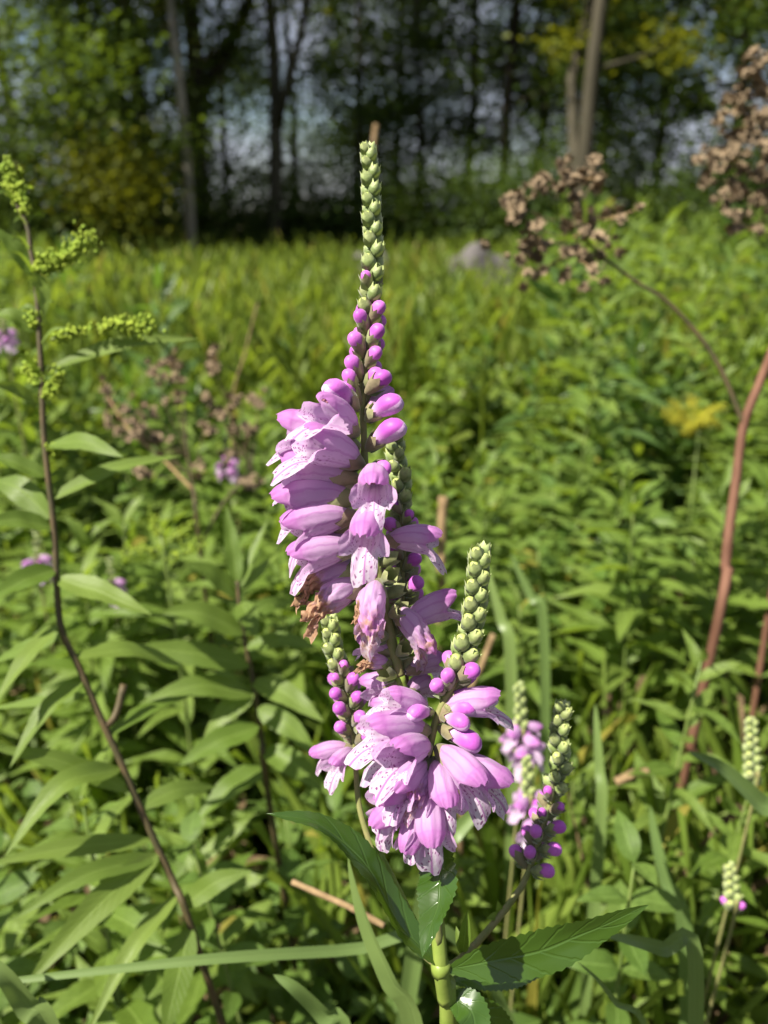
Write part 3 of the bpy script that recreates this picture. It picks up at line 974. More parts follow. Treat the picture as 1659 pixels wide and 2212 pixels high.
for pth, n, r in [([(22, 420), (24, 385), (18, 362)], 70, .0026), ([(36, 445), (42, 420), (40, 400)], 40, .002), ([(76, 590), (120, 570), (155, 545), (194, 513)], 130, .0032), ([(83, 575), (100, 570), (112, 560)], 50, .003),
                  ([(110, 735), (150, 720), (190, 715)], 36, .002), ([(215, 712), (255, 700), (290, 708), (322, 703)], 110, .003), ([(84, 705), (72, 695), (66, 680)], 30, .0025), ([(90, 830), (72, 810), (66, 790)], 55, .0028),
                  ([(95, 860), (115, 835), (122, 800)], 70, .0028), ([(98, 965), (112, 972), (120, 968)], 16, .0015), ([(60, 470), (52, 455), (56, 440)], 24, .002)]:
    flower_tuft(groot, [P(u, v, .50) for u, v in pth], int(n * 2.6), r * 1.25, 0.0037)

# the second goldenrod, not yet in bud
g2 = [P(512, 1255, .62), P(522, 1347, .62), P(548, 1480, .63), P(566, 1600, .64), P(575, 1690, .65)]
f2 = Vector((g2[-1].x + 0.01, g2[-1].y + 0.06, 0.0))
r2 = empty('goldenrod', f2, 'bushy goldenrod with upright fresh top leaves standing behind the tall pink spike', 'goldenrod')
l2 = catmull(g2 + [Vector((f2.x, f2.y - 0.01, 0.15)), Vector((f2.x, f2.y, -0.02))], 40)
link('stem', tube_mesh('stem', l2, np.linspace(0.0014, 0.003, 40), M['stem_brown'], 7, origin=f2), r2)
for a, b, w, d0, d1, sag in [
    ((514, 1265), (488, 1090), 30, .62, .63, 0), ((518, 1270), (580, 1120), 26, .62, .64, 0), ((512, 1290), (400, 1215), 32, .62, .60, .012), ((520, 1300), (556, 1385), 46, .62, .59, .010), ((514, 1280), (610, 1190), 28, .62, .66, .006),
    ((528, 1370), (330, 1330), 40, .62, .60, .016), ((532, 1400), (690, 1400), 38, .62, .61, .016), ((540, 1440), (265, 1400), 50, .62, .60, .016), ((545, 1470), (700, 1560), 46, .63, .60, .014),
    ((552, 1500), (300, 1520), 46, .63, .60, .018), ((556, 1530), (690, 1640), 46, .63, .61, .012), ((560, 1570), (380, 1660), 46, .63, .60, .018), ((566, 1620), (720, 1720), 44, .64, .62, .014), ((570, 1660), (420, 1780), 50, .65, .62, .016),
    ((524, 1340), (640, 1300), 30, .62, .65, .010), ((548, 1490), (440, 1590), 40, .63, .62, .014)]:
    px_leaf(r2, a, b, w * rng.uniform(1.0, 1.3), d0, d1, sag * rng.uniform(.1, .8), nrm=(rng.uniform(-.5, .4), -.55 + rng.uniform(-.3, .2), .8), twist=rng.uniform(-.7, .7), fold=rng.uniform(.1, .4), wave=.08)

# a small goldenrod with yellow-green buds between the dark stem and the spikes
sb = P(360, 1230, .82)
sroot = empty('goldenrod', (sb.x, sb.y + .03, 0), 'small goldenrod with sparse yellow-green bud tufts under the scattered seed heads', 'goldenrod')
link('stem', tube_mesh('stem', catmull([(0, 0, -.02), (.004, -.02, sb.z * .6), (0, -.03, sb.z), tuple(P(345, 1150, .82) - sroot.location)], 14), np.linspace(.0026, .001, 14), M['stem_green'], 6), sroot)
for pth in ([(350, 1175), (385, 1155), (425, 1128)], [(352, 1190), (310, 1185), (268, 1200)], [(346, 1160), (335, 1140), (330, 1120)], [(356, 1215), (400, 1190), (440, 1172)]):
    flower_tuft(sroot, [P(u, v, .82) for u, v in pth], 110, .0042, .0042)
for k in range(14):
    hh = sb.z * (.35 + .6 * k / 13)
    az = k * 2.4
    R_ = frames(np.array([[math.cos(az), math.sin(az), .35]]), UPN[None])[0]
    link('leaf', leaf_mesh('A', k % 3, 'goldenrod'), sroot, mat4(R_, (0.002, -.028 * hh / sb.z, hh), (.075,) * 3))

# a goldenrod in yellow bloom out in the meadow
yb = P(1500, 1000, 1.45)
yroot = empty('goldenrod', (yb.x, yb.y, 0), 'goldenrod plume in yellow bloom in the meadow beside the red dry stem', 'goldenrod')
link('stem', tube_mesh('stem', [(0, 0, -0.02), (0.01, 0, 0.2), (0, 0, float(P(1495, 925, 1.45).z))], [0.003, 0.002, 0.001], M['stem_green'], 6), yroot)
for k in range(9):
    az = k * 0.7
    s = P(1495, 935, 1.45)
    e = s + Vector((math.cos(az) * 0.05, math.sin(az) * 0.04, 0.012 + 0.02 * (k % 3)))
    flower_tuft(yroot, [s, (s + e) / 2 + Vector((0, 0, 0.012)), e], 190, .0065, .0042, 'yellow', 'flower_plume')
pts, lv_ = plant_layout('A', 0.42, 77)
for p_, d_, L_ in lv_:
    R_ = frames(d_[None], UPN[None])[0]
    link('leaf', leaf_mesh('A', 1, 'goldenrod'), yroot, mat4(R_, p_, (L_,) * 3))


# ------------------------------------------------------------------ dry stalks with brown seed heads
def seed_head_mesh(seed):
    r = np.random.default_rng(seed)
    parts = []
    for k in range(17):                                # papery bracts of an open dry cup
        az = k * 2.4 + r.uniform(-.2, .2)
        el = r.uniform(-0.2, 1.1)
        d = np.array([math.cos(az) * math.cos(el), math.sin(az) * math.cos(el), math.sin(el)])
        R = frames(d[None], UPN[None])[0]
        V = np.array([(0.05, -0.12, 0), (0.35, -0.24, 0.10), (1.0, 0, 0.02), (0.35, 0.24, 0.10), (0.05, 0.12, 0)]) * np.array([r.uniform(.8, 1.15), 1.9, 1])
        parts.append((V @ R.T, [(0, 1, 2, 3, 4)], {}))
    V, F, lu, lv = OCT
    parts.append(((V - np.array([.5, 0, 0])) * 1.15, [tuple(f) for f in F], {}))
    V, F, _ = merge(parts)
    return poly_mesh('seed_head', V, F, M['seed'], smooth=False)


SEEDS = [seed_head_mesh(i) for i in range(4)]


def seed_plant(label, foot, stems, clusters, d, size, group=None):
    """stems: list of (pixel path with depths, radii); clusters: (u, v, spread u, spread v, count, joint on a stem)"""
    root = empty('dry_seed_stalk', foot, label, 'dry plant', group)
    fo = np.array(tuple(foot))
    for nm, pth, r0, r1, mt in stems:
        c = catmull([p if isinstance(p, Vector) else P(*p) for p in pth], 24)
        link(nm, tube_mesh(nm, c, np.linspace(r0, r1, 24), M[mt], 7, knob=0.05, origin=foot), root)
    for u, v, su, sv, n, joint in clusters:
        j = P(*joint)
        c0 = P(u, v, d)
        link('branchlet', tube_mesh('branchlet', catmull([j, (j + c0) * 0.5 + Vector((0, 0, -0.004)), c0], 6), np.linspace(0.0009, 0.0005, 6), M['stem_brown'], 5, origin=foot), root)
        for i in range(int(n * 1.45)):
            p = P(u + rng.normal() * su, v + rng.normal() * sv, d + rng.normal() * 0.012)
            dr = norm(np.array(p - c0) + np.array([0, 0, 0.006]) + rng.normal(size=3) * 0.004)
            R = frames(rand_dirs(1, -0.3, 0.3), dr[None])[0]
            s = size * rng.uniform(0.7, 1.2)
            h = link('seed_head', SEEDS[int(rng.integers(4))], root, mat4(R, np.array(p) - fo, (s,) * 3))
            if i % 2 == 0:
                q = np.array(p) - fo
                st = tube_mesh('pedicel', [np.array(c0) - fo, (np.array(c0) - fo + q) / 2, q], [0.0005, 0.0004, 0.0003], M['straw'], 4)
                link('pedicel', st, root)


DR = 0.74
foot = P(1550, 1420, DR); foot = Vector((foot.x - 0.01, foot.y + 0.05, 0))
cl = [(1120, 440, 24, 20, 9, (1230, 480, DR)), (1160, 385, 20, 14, 7, (1230, 440, DR)), (1215, 345, 7, 6, 2, (1240, 420, DR)), (1262, 385, 24, 12, 10, (1250, 450, DR)), (1290, 360, 10, 10, 3, (1255, 440, DR)),
      (1230, 440, 20, 16, 5, (1250, 490, DR)), (1130, 520, 26, 22, 7, (1225, 520, DR)), (1180, 500, 20, 18, 6, (1240, 500, DR)), (1240, 510, 22, 18, 8, (1260, 510, DR)), (1190, 570, 30, 18, 6, (1270, 530, DR)),
      (1250, 560, 26, 16, 6, (1290, 540, DR)), (1310, 530, 26, 18, 6, (1290, 545, DR)), (1330, 470, 26, 14, 5, (1290, 530, DR)), (1150, 590, 20, 14, 3, (1240, 540, DR)), (1280, 600, 18, 14, 3, (1310, 560, DR))]
seed_plant('dry plant with stout reddish stem and a leaning branch of brown seed heads', foot,
           [('stem', [foot, (1552, 1340, DR), (1566, 1230, DR), (1576, 1140, DR), (1590, 1040, DR), (1607, 918, DR), (1640, 830, DR), (1690, 700, DR), (1745, 520, DR)], 0.0050, 0.0036, 'stem_red'),
            ('branch', [(1607, 918, DR), (1588, 870, DR), (1556, 795, DR), (1510, 725, DR), (1440, 650, DR), (1380, 612, DR), (1310, 560, DR), (1252, 500, DR), (1238, 430, DR)], 0.0026, 0.0011, 'stem_brown')],
           cl, DR, 0.0074)
foot3 = P(1720, 1300, 0.90); foot3 = Vector((foot3.x, foot3.y + 0.04, 0))
cl3 = []
for u, v, n in [(1640, 130, 7), (1612, 170, 8), (1640, 200, 10), (1590, 235, 8), (1635, 260, 12), (1560, 262, 5), (1610, 300, 10), (1655, 320, 12), (1555, 340, 9), (1530, 375, 6), (1590, 350, 8), (1640, 380, 10), (1600, 405, 10), (1650, 430, 6), (1575, 425, 7), (1580, 465, 6), (1610, 495, 3), (1635, 480, 4)]:
    cl3.append((u, v, 15, 13, n, (1700, v + 60, .90)))
seed_plant('tall dry plant whose packed brown seed heads rise against the dark trees', foot3,
           [('stem', [foot3, (1722, 900, .90), (1712, 600, .90), (1705, 450, .90), (1690, 200, .90), (1672, 60, .90)], 0.004, 0.0016, 'stem_red')], cl3, 0.90, 0.0076)
D2 = 1.0
foot2 = P(435, 1330, D2); foot2 = Vector((foot2.x, foot2.y + 0.08, 0))
cl2 = []
J = {'a': (405, 985, D2), 'b': (415, 1030, D2), 'c': (540, 1010, D2)}
for u, v, su, sv, n, j in [(335, 815, 14, 16, 6, 'a'), (370, 790, 14, 12, 6, 'a'), (375, 850, 12, 14, 5, 'a'), (225, 845, 10, 8, 4, 'a'), (265, 880, 16, 14, 6, 'a'), (255, 920, 12, 8, 4, 'a'), (300, 900, 14, 12, 4, 'b'), (330, 880, 9, 7, 3, 'a'),
                           (312, 935, 18, 12, 6, 'b'), (330, 960, 16, 10, 5, 'b'), (468, 780, 9, 9, 4, 'c'), (463, 795, 9, 9, 3, 'c'), (458, 860, 8, 6, 3, 'c'), (470, 890, 14, 10, 4, 'c'), (520, 870, 12, 8, 3, 'c'), (560, 860, 12, 10, 3, 'c'),
                           (510, 920, 18, 14, 6, 'c'), (545, 935, 14, 12, 5, 'c'), (440, 930, 14, 8, 4, 'b'), (430, 1010, 12, 10, 4, 'b'), (290, 1020, 14, 8, 4, 'b'), (540, 1035, 14, 10, 5, 'c'), (500, 985, 14, 10, 3, 'c')]:
    cl2.append((u, v, su, sv, n, J[j]))
seed_plant('spreading dry plant with scattered brown seed heads among the low herbs behind the pink flowers', foot2,
           [('stem', [foot2, (432, 1180, D2), (418, 1060, D2), (405, 980, D2), (396, 860, D2)], 0.0035, 0.0012, 'stem_brown'),
            ('branch', [(432, 1180, D2), (480, 1090, D2), (540, 1010, D2), (555, 900, D2)], 0.002, 0.0009, 'stem_brown'),
            ('branch', [(418, 1060, D2), (350, 990, D2), (280, 930, D2), (235, 860, D2)], 0.002, 0.0009, 'straw')], cl2, D2, 0.0078)


M['old_straw'] = plain('old_straw', (0.13, 0.085, 0.04), (0.24, 0.165, 0.085), 110, 0.9, 0.6, 0.001, stretch=(1, 1, 0.2))


def stalk(label, pth, r0, r1, mat='old_straw', name='dry_stalk', to_ground=True):
    pts = [P(*p) for p in pth]
    if to_ground:
        q = pts[0]
        pts = [Vector((q.x, q.y + 0.03, -0.02)), Vector((q.x, q.y + 0.012, q.z * 0.5))] + pts
    o0 = pts[0]
    c = catmull(pts, 20)
    o = link(name, tube_mesh(name, c, np.linspace(r0, r1, 20), M[mat], 7, knob=0.08, origin=o0))
    o.location = o0
    tag(o, label, 'dry stalk')


stalk('broken tan stub standing upright behind the green bud spike', [(950, 1290, .95), (953, 1180, .95), (957, 1072, .95)], .005, .0058)
stalk('thin tan grass stalk leaning over the meadow grass', [(500, 900, 1.3), (530, 760, 1.3), (556, 655, 1.3)], .0022, .0012)
stalk('tan curved stalk lying across the low herbs by the serrated leaf', [(632, 1905, .46), (700, 1935, .45), (760, 1962, .44), (830, 2000, .43)], .0017, .0017, to_ground=False)
stalk('slanting brown stalk behind the lower pink cluster', [(1010, 1530, .8), (1040, 1440, .8), (1066, 1370, .8)], .004, .003)
stalk('tall tan grass stalk with narrow dry seed head above the spike tip', [(800, 500, 2.2), (806, 330, 2.2), (812, 270, 2.2)], .003, .007)
stalk('bent straw stem over the dark hollow by the yellow-green sprig', [(1330, 1690, .7), (1370, 1672, .7), (1400, 1668, .7)], .004, .004, to_ground=False)


# ------------------------------------------------------------------ single broad grass blades
def blade(label, pth, w, nrm=(-.2, -.8, .5), twist=0.0, mat='blade', peak=0.3, fold=0.35, blunt=0.0):
    pts = [P(*p) for p in pth]
    o0 = pts[0]
    run = pts[0] - pts[1]
    run = Vector((run.x, run.y, 0))
    if run.length > 0.05: run *= 0.05 / run.length
    foot = Vector((o0.x + run.x * 1.5, o0.y + run.y * 1.5 + 0.01, -0.01))
    full = [foot, Vector((o0.x + run.x * 1.2, o0.y + run.y * 1.2 + 0.008, o0.z * 0.6))] + pts
    me = ribbon('grass_blade', full, w, nrm, M[mat], n=30, fold=fold, peak=peak, twist=twist, blunt=blunt, origin=foot, wave=0.02, tip_pow=0.6)
    o = link('grass_blade', me)
    o.location = foot
    tag(o, label, 'grass blade')


blade('wide blue-green blade rising past the base of the flower stem', [(905, 2250, .38), (845, 2117, .37), (800, 2016, .37), (772, 1932, .37), (752, 1850, .37)], .0125, (-.5, -.8, .2), 0.5)
blade('long blade lying level across the leaves below the goldenrod', [(1000, 2035, .47), (760, 2052, .445), (500, 2068, .42), (300, 2088, .41), (0, 2122, .40), (-120, 2135, .40)], .0062, (-.2, -.6, .8), fold=.2)
blade('short glossy blade leaning out of the low herbs by the level blade', [(760, 2270, .42), (700, 2190, .41), (640, 2135, .40), (590, 2105, .40)], .012, (-.4, -.6, .7))
blade('pale blade tip beside the dark drooping leaf', [(1500, 2080, .40), (1430, 2050, .40), (1360, 2030, .39), (1300, 2018, .39)], .0085, (0, -.7, .7))
blade('narrow blue-grey stem-like blade below the dark drooping leaf', [(1400, 2260, .40), (1330, 2165, .39), (1290, 2115, .385), (1245, 2075, .38)], .0032, (0, -.8, .5))
blade('wide glossy dark green blade beside the dark hollow', [(1700, 1810, .50), (1640, 1735, .49), (1560, 1660, .48), (1487, 1622, .47)], .0135, (0, -.75, .65))
blade('light green blade slanting behind the lowest pink flowers', [(930, 1880, .50), (985, 1800, .50), (1050, 1728, .50), (1110, 1640, .51)], .0115, (-.2, -.8, .5))
blade('upright pale blade between the dark bud spike and the sprig', [(1300, 1760, .62), (1296, 1660, .62), (1290, 1575, .62), (1286, 1520, .62)], .0095, (-.55, -.75, .45))
blade('upright pale green blade beside the green bud spike', [(1105, 1420, .72), (1085, 1340, .72), (1065, 1270, .72), (1055, 1225, .72)], .012, (-.55, -.75, .45))
blade('slim green blade leaning towards the green bud spike', [(1175, 1340, .8), (1150, 1290, .8), (1120, 1230, .8), (1105, 1195, .8)], .011, (-.55, -.75, .45))
blade('pale broad blade poking in at the foot of the goldenrod', [(120, 2260, .40), (60, 2170, .39), (10, 2105, .38), (-60, 2040, .38)], .014, (0, -.7, .7))
blade('light blade leaning across the grass under the dark bud spike', [(1480, 2000, .6), (1440, 1900, .6), (1415, 1800, .6), (1405, 1740, .6)], .012, (-.55, -.75, .45))


# ------------------------------------------------------------------ the obedient plant: flowers, buds, calyces
def sstep(x, a, b):
    t = np.clip((x - a) / (b - a), 0, 1)
    return t * t * (3 - 2 * t)


def corolla(seed, wither=0.0, gape=1.0, hood=1.0, fill=1.0):
    """two-lipped tube along +X with its hood up (+Z); metres"""
    r = np.random.default_rng(seed)
    nth, nt, nl = 56, 15, 9
    th = np.linspace(-math.pi, math.pi, nth, endpoint=False)
    a = np.abs(th)
    L1 = 0.0192
    ph = r.uniform(0, 6, 6)
    lip = np.full(nth, 0.0005)
    up = a < 1.38
    lip[up] = np.maximum(lip[up], 0.0054 * hood * (1 - (a[up] / 1.38) ** 2) ** 0.5)
    mid = a > math.pi - 0.62
    lip[mid] = np.maximum(lip[mid], 0.0104 * (1 - ((math.pi - a[mid]) / 0.62) ** 2) ** 0.5)
    sd = np.abs(a - 1.98) < 0.55
    lip[sd] = np.maximum(lip[sd], 0.0066 * (1 - ((a[sd] - 1.98) / 0.55) ** 2) ** 0.5)
    lip *= 1 + 0.05 * np.sin(th * 9 + ph[0]) + 0.03 * np.sin(th * 17 + ph[1])
    V, fs, ft, fw = [], [], [], []
    prof_x = [0, .12, .3, .5, .7, .88, 1.0]
    prof_r = [.0011, .0019, .0039, .0050, .0056, .0058, .0057]
    r1 = np.interp(1, prof_x, prof_r) * fill
    for i in range(nt):
        s = i / (nt - 1)
        rr = np.interp(s, prof_x, prof_r) * (fill if s > .2 else 1)
        cz = 0.0012 * math.sin(s * math.pi * 0.9)
        y = np.sin(th) * rr * 0.88
        z = np.cos(th) * rr * np.where(a < math.pi / 2, 1.02, 1.12) + cz
        rip = 1 + (0.026 * np.sin(th * 11 + ph[2] + 3 * s) + 0.03 * np.sin(th * 3 + ph[5] + 4 * s)) * s
        back = 0.0024 * np.exp(-((a - 1.42) / .2) ** 2) * sstep(np.array(s), .6, 1.0) + 0.0016 * sstep(a, 1.4, 2.0) * sstep(np.array(s), .6, 1.0)
        V.append(np.stack([s * L1 - back, y * rip, z * rip], -1))
        fs.append(np.full(nth, s)); ft.append(th)
    cz = 0.0012 * math.sin(math.pi * 0.9)
    wu = 1 - sstep(a, 1.2, 1.5)
    wm = sstep(a, math.pi - 0.75, math.pi - 0.45)
    ws = np.clip(1 - wu - wm, 0, 1)
    for i in range(1, nl):
        t = i / (nl - 1)
        l = lip
        x = L1 - back + l * (wu * (t * .96) + wm * (t * 1.0 - .28 * t * t) + ws * (t * .78 - .12 * t * t))
        rho = r1 + l * (wu * (.05 * t - .50 * t * t) + wm * gape * (.22 * t + .52 * t * t) + ws * gape * (.28 * t + .30 * t * t))
        rho = rho + l * t * (0.07 * np.sin(th * 8 + ph[3]) + 0.05 * np.sin(th * 15 + ph[4]))
        y = np.sin(th) * rho * 0.88
        z = np.cos(th) * rho * np.where(a < math.pi / 2, 1.02, 1.12) + cz
        V.append(np.stack([x, y, z], -1))
        fs.append(np.full(nth, 1 + t)); ft.append(th)
    V = np.vstack(V); fs = np.concatenate(fs); ft = np.concatenate(ft)
    fw = np.zeros(len(V))
    if wither:
        k = sstep(V[:, 0], 0.007, 0.019) * wither
        cr = 1 + 0.30 * np.sin(ft * 5 + ph[1] + V[:, 0] * 500) + 0.18 * np.sin(ft * 9 + ph[2] - V[:, 0] * 900)
        sh = 1 - 0.66 * k
        V[:, 1] *= sh * (1 + k * (cr - 1))
        V[:, 2] *= sh * (1 + k * (cr - 1))
        V[:, 0] -= 0.12 * k * (V[:, 0] - 0.009)
        V[:, 2] -= 0.004 * k * sstep(V[:, 0], 0.012, 0.026)
        V += k[:, None] * 0.0007 * np.sin(V[:, [1, 2, 0]] * 2300 + ph[3])
        fw = k * 0.95
    n = nt + nl - 1
    F = [(i * nth + j, (i + 1) * nth + j, (i + 1) * nth + (j + 1) % nth, i * nth + (j + 1) % nth) for i in range(n - 1) for j in range(nth)]
    return mesh_np('flower', V, F, M['petal'], {'fs': fs, 'fth': ft, 'fw': fw})


def stamen_mesh():
    parts = []
    for yy in (-.0016, -.0006, .0006, .0016):
        c = catmull([(0.010, yy, .0022), (0.016, yy, .0036), (0.0205, yy * .8, .0030)], 7)
        V, F, lv = tube_arrays(c, np.linspace(.00022, .00018, 7), 5)
        parts.append((V, F, {}))
        V, F, lv = tube_arrays(catmull([(0.0202, yy * .8, .0034), (0.0212, yy * .8, .0024)], 3), [.0003, .0005, .0003], 5)
        parts.append((V, F, {}))
    V, F, _ = merge(parts)
    return poly_mesh('stamens', V, F, M['stamen'])


M['green_tip'] = plain('green_bud_tip', (0.30, 0.36, 0.10), (0.40, 0.44, 0.16), 600, 0.45, 0.2, 0.0003)
M['stamen'] = plain('stamen', (0.16, 0.05, 0.09), (0.30, 0.14, 0.16), 900, 0.6, 0.1)


def lathe(name, prof, mat, nth=18, attrs=None, bend=0.0, tooth=None, squash=1.0):
    """prof: list of (x, r); tooth: (count, length) pulls the last ring into points; returns arrays"""
    th = np.linspace(-math.pi, math.pi, nth, endpoint=False)
    V, fs = [], []
    n = len(prof)
    L = prof[-1][0]
    for i, (x, r) in enumerate(prof):
        s = i / (n - 1)
        xx = np.full(nth, x)
        if tooth and s > 0.6:
            tri = np.abs(((th * tooth[0] / (2 * math.pi)) % 1) - 0.5) * 2
            xx = xx + tooth[1] * tri ** 1.1 * ((s - 0.6) / 0.4)
        V.append(np.stack([xx, np.sin(th) * r * squash, np.cos(th) * r - bend * (x / L) ** 2], -1))
        fs.append(np.full(nth, x / L))
    V = np.vstack(V); fs = np.concatenate(fs)
    F = [(i * nth + j, (i + 1) * nth + j, (i + 1) * nth + (j + 1) % nth, i * nth + (j + 1) % nth) for i in range(n - 1) for j in range(nth)]
    return V, F, fs


def calyx_me(L, r_end, brown, close=False, bract=True):
    if close:
        prof = [(0, .0006), (.10 * L, .0013), (.28 * L, .0020), (.5 * L, .0024), (.7 * L, .00235), (.88 * L, .0019), (L, .0018)]
        prof = [(x, r * r_end / .0024) for x, r in prof]
        V, F, fs = lathe('c', prof, None, 30, tooth=(5, .30 * L))
    else:
        prof = [(0, .0008), (.12 * L, .0013), (.35 * L, .0019), (.6 * L, .0025), (.8 * L, .0029), (L, .0032)]
        prof = [(x, r * r_end / .0032) for x, r in prof]
        V, F, fs = lathe('c', prof, None, 30, tooth=(5, .42 * L))
    fp = np.full(len(V), brown)
    if bract:                                    # the little bract under the flower
        bl, bw = 0.0050, 0.0016
        W = np.array([(0, 0, -.0008), (.35 * bl, -bw, -.0024), (.35 * bl, bw, -.0024), (.35 * bl, 0, -.0029), (bl, 0, -.0036)])
        o = len(V)
        V = np.vstack([V, W]); fs = np.concatenate([fs, np.full(5, .2)]); fp = np.concatenate([fp, np.zeros(5)])
        F = F + [(o, o + 1, o + 3, o + 3), (o, o + 3, o + 2, o + 2), (o + 1, o + 4, o + 3, o + 3), (o + 3, o + 4, o + 2, o + 2)]
    return poly_mesh('calyx', V, F, M['calyx'], {'fs': fs, 'fp': fp})


CAL_OPEN = [calyx_me(.0064, .0043, .75), calyx_me(.0064, .0043, .4), calyx_me(.0060, .0041, 1.0)]
CAL_OLD = [calyx_me(.0052, .0029, .4), calyx_me(.0050, .0030, .5), calyx_me(.0052, .0028, .1)]
CAL_BUD = [calyx_me(.0050, .0026, .55), calyx_me(.0052, .0027, .85), calyx_me(.0048, .0026, .25)]
CAL_YOUNG = [calyx_me(.0075, .0042, .8), calyx_me(.0072, .0042, .5)]
CAL_GREEN = [calyx_me(.0056, .0027, 0.0, True), calyx_me(.0054, .0026, 0.15, True), calyx_me(.0058, .0028, 0.0, True)]


def bud_me(kind):
    if kind == 'tip':        # pale dome just inside the calyx teeth
        prof = [(.0022, .0012), (.0040, .0020), (.0056, .0021), (.0068, .0017), (.0074, .0009), (.0076, .0)]
        bend = 0
    elif kind == 'ball':
        prof = [(.002, .0010), (.0040, .0019), (.0054, .0024), (.0068, .0027), (.0082, .0025), (.0092, .0018), (.0097, .0009), (.0098, 0)]
        bend = .0006
    elif kind == 'long':
        prof = [(.002, .0011), (.0050, .0020), (.0080, .0029), (.0110, .0037), (.0135, .0039), (.0155, .0034), (.0168, .0022), (.0173, .0010), (.0174, 0)]
        bend = .0016
    else:                    # 'young': inflated, about to open
        prof = [(.002, .0012), (.0055, .0022), (.0095, .0036), (.0135, .0047), (.0165, .0050), (.0190, .0046), (.0208, .0034), (.0217, .0017), (.0219, 0)]
        bend = .0026
    V, F, fs = lathe('b', prof, None, 20, bend=bend, squash=.92)
    th = np.tile(np.linspace(-math.pi, math.pi, 20, endpoint=False), len(prof))
    # the overlapping edge of the upper lip
    lap = np.exp(-((np.abs(th) - 1.9) / .25) ** 2) * sstep(fs, .45, .7) * (1 - sstep(fs, .9, 1.0))
    V[:, 1:] *= (1 - .10 * lap)[:, None]
    return poly_mesh('bud', V, F, M['bud'], {'fs': fs, 'fth': th, 'fy': np.full(len(V), 1.0 if kind in ('young', 'long') else 0.0)})


GREEN_TIP = (lambda r: poly_mesh('bud_tip', r[0], r[1], M['green_tip'], {'fs': r[2]}))(lathe('t', [(.0030, .0014), (.0042, .0019), (.0052, .0019), (.0060, .0014), (.0064, .0007), (.0065, 0)], None, 16))
BUD = {k: bud_me(k) for k in ('tip', 'ball', 'long', 'young')}
FLOWER = {'open': [corolla(i, gape=g) for i, g in ((1, 1.0), (2, .8), (3, 1.15), (4, .9))],
          'half': [corolla(i, gape=.35, hood=.8, fill=.92) for i in (11, 12)],
          'wither': [corolla(21, .52), corolla(22, .95), corolla(23, 1.05), corolla(24, .85)]}
STAMENS = stamen_mesh()
PXM = 0.285 / FPX


def place(root, name, me, pos, dirv, up, s=1.0):
    R = frames(np.array(tuple(dirv))[None], np.array(tuple(up))[None])[0]
    return link(name, me, root, mat4(R, np.array(tuple(pos)) - np.array(tuple(root.location)), (s, s, s)))


def flower(root, a, b, d, kind='open', var=0, L=168.0, toward=1.0, roll=0.0, label=None):
    """calyx foot at pixel a (depth d), lip at pixel b; the rest of its length comes towards (or away from) the viewer"""
    px = d / FPX
    du, dv = (b[0] - a[0]) * px, (a[1] - b[1]) * px
    l = math.hypot(du, dv)
    want = L * PXM
    z = math.sqrt(max(0, want * want - l * l)) * toward
    vec = RT * du + UPV * dv - FW * z
    length = vec.length
    dirv = vec.normalized()
    up = Vector((0, 0, 1)) * 0.8 + UPV * 0.3 - FW * 0.35
    if roll: up = Matrix.Rotation(roll, 3, dirv) @ up
    nat = {'open': .0258, 'half': .0243, 'wither': .0250, 'long': .0175, 'young': .0220, 'ball': .0098}[kind]
    s = length / nat
    pos = P(a[0], a[1], d)
    if kind in FLOWER:
        o = place(root, 'flower', FLOWER[kind][var % len(FLOWER[kind])], pos, dirv, up, s)
        link('calyx', CAL_OPEN[var % 3], o)
        if kind == 'open':
            link('stamens', STAMENS, o)
        if kind == 'wither': o['label'] = 'withered flower with tan shrivelled lips'
    else:
        o = place(root, 'bud', BUD[kind], pos, dirv, up, s)
        c = link('calyx', CAL_YOUNG[var % 2] if kind == 'young' else CAL_BUD[var % 3], o)
    return o


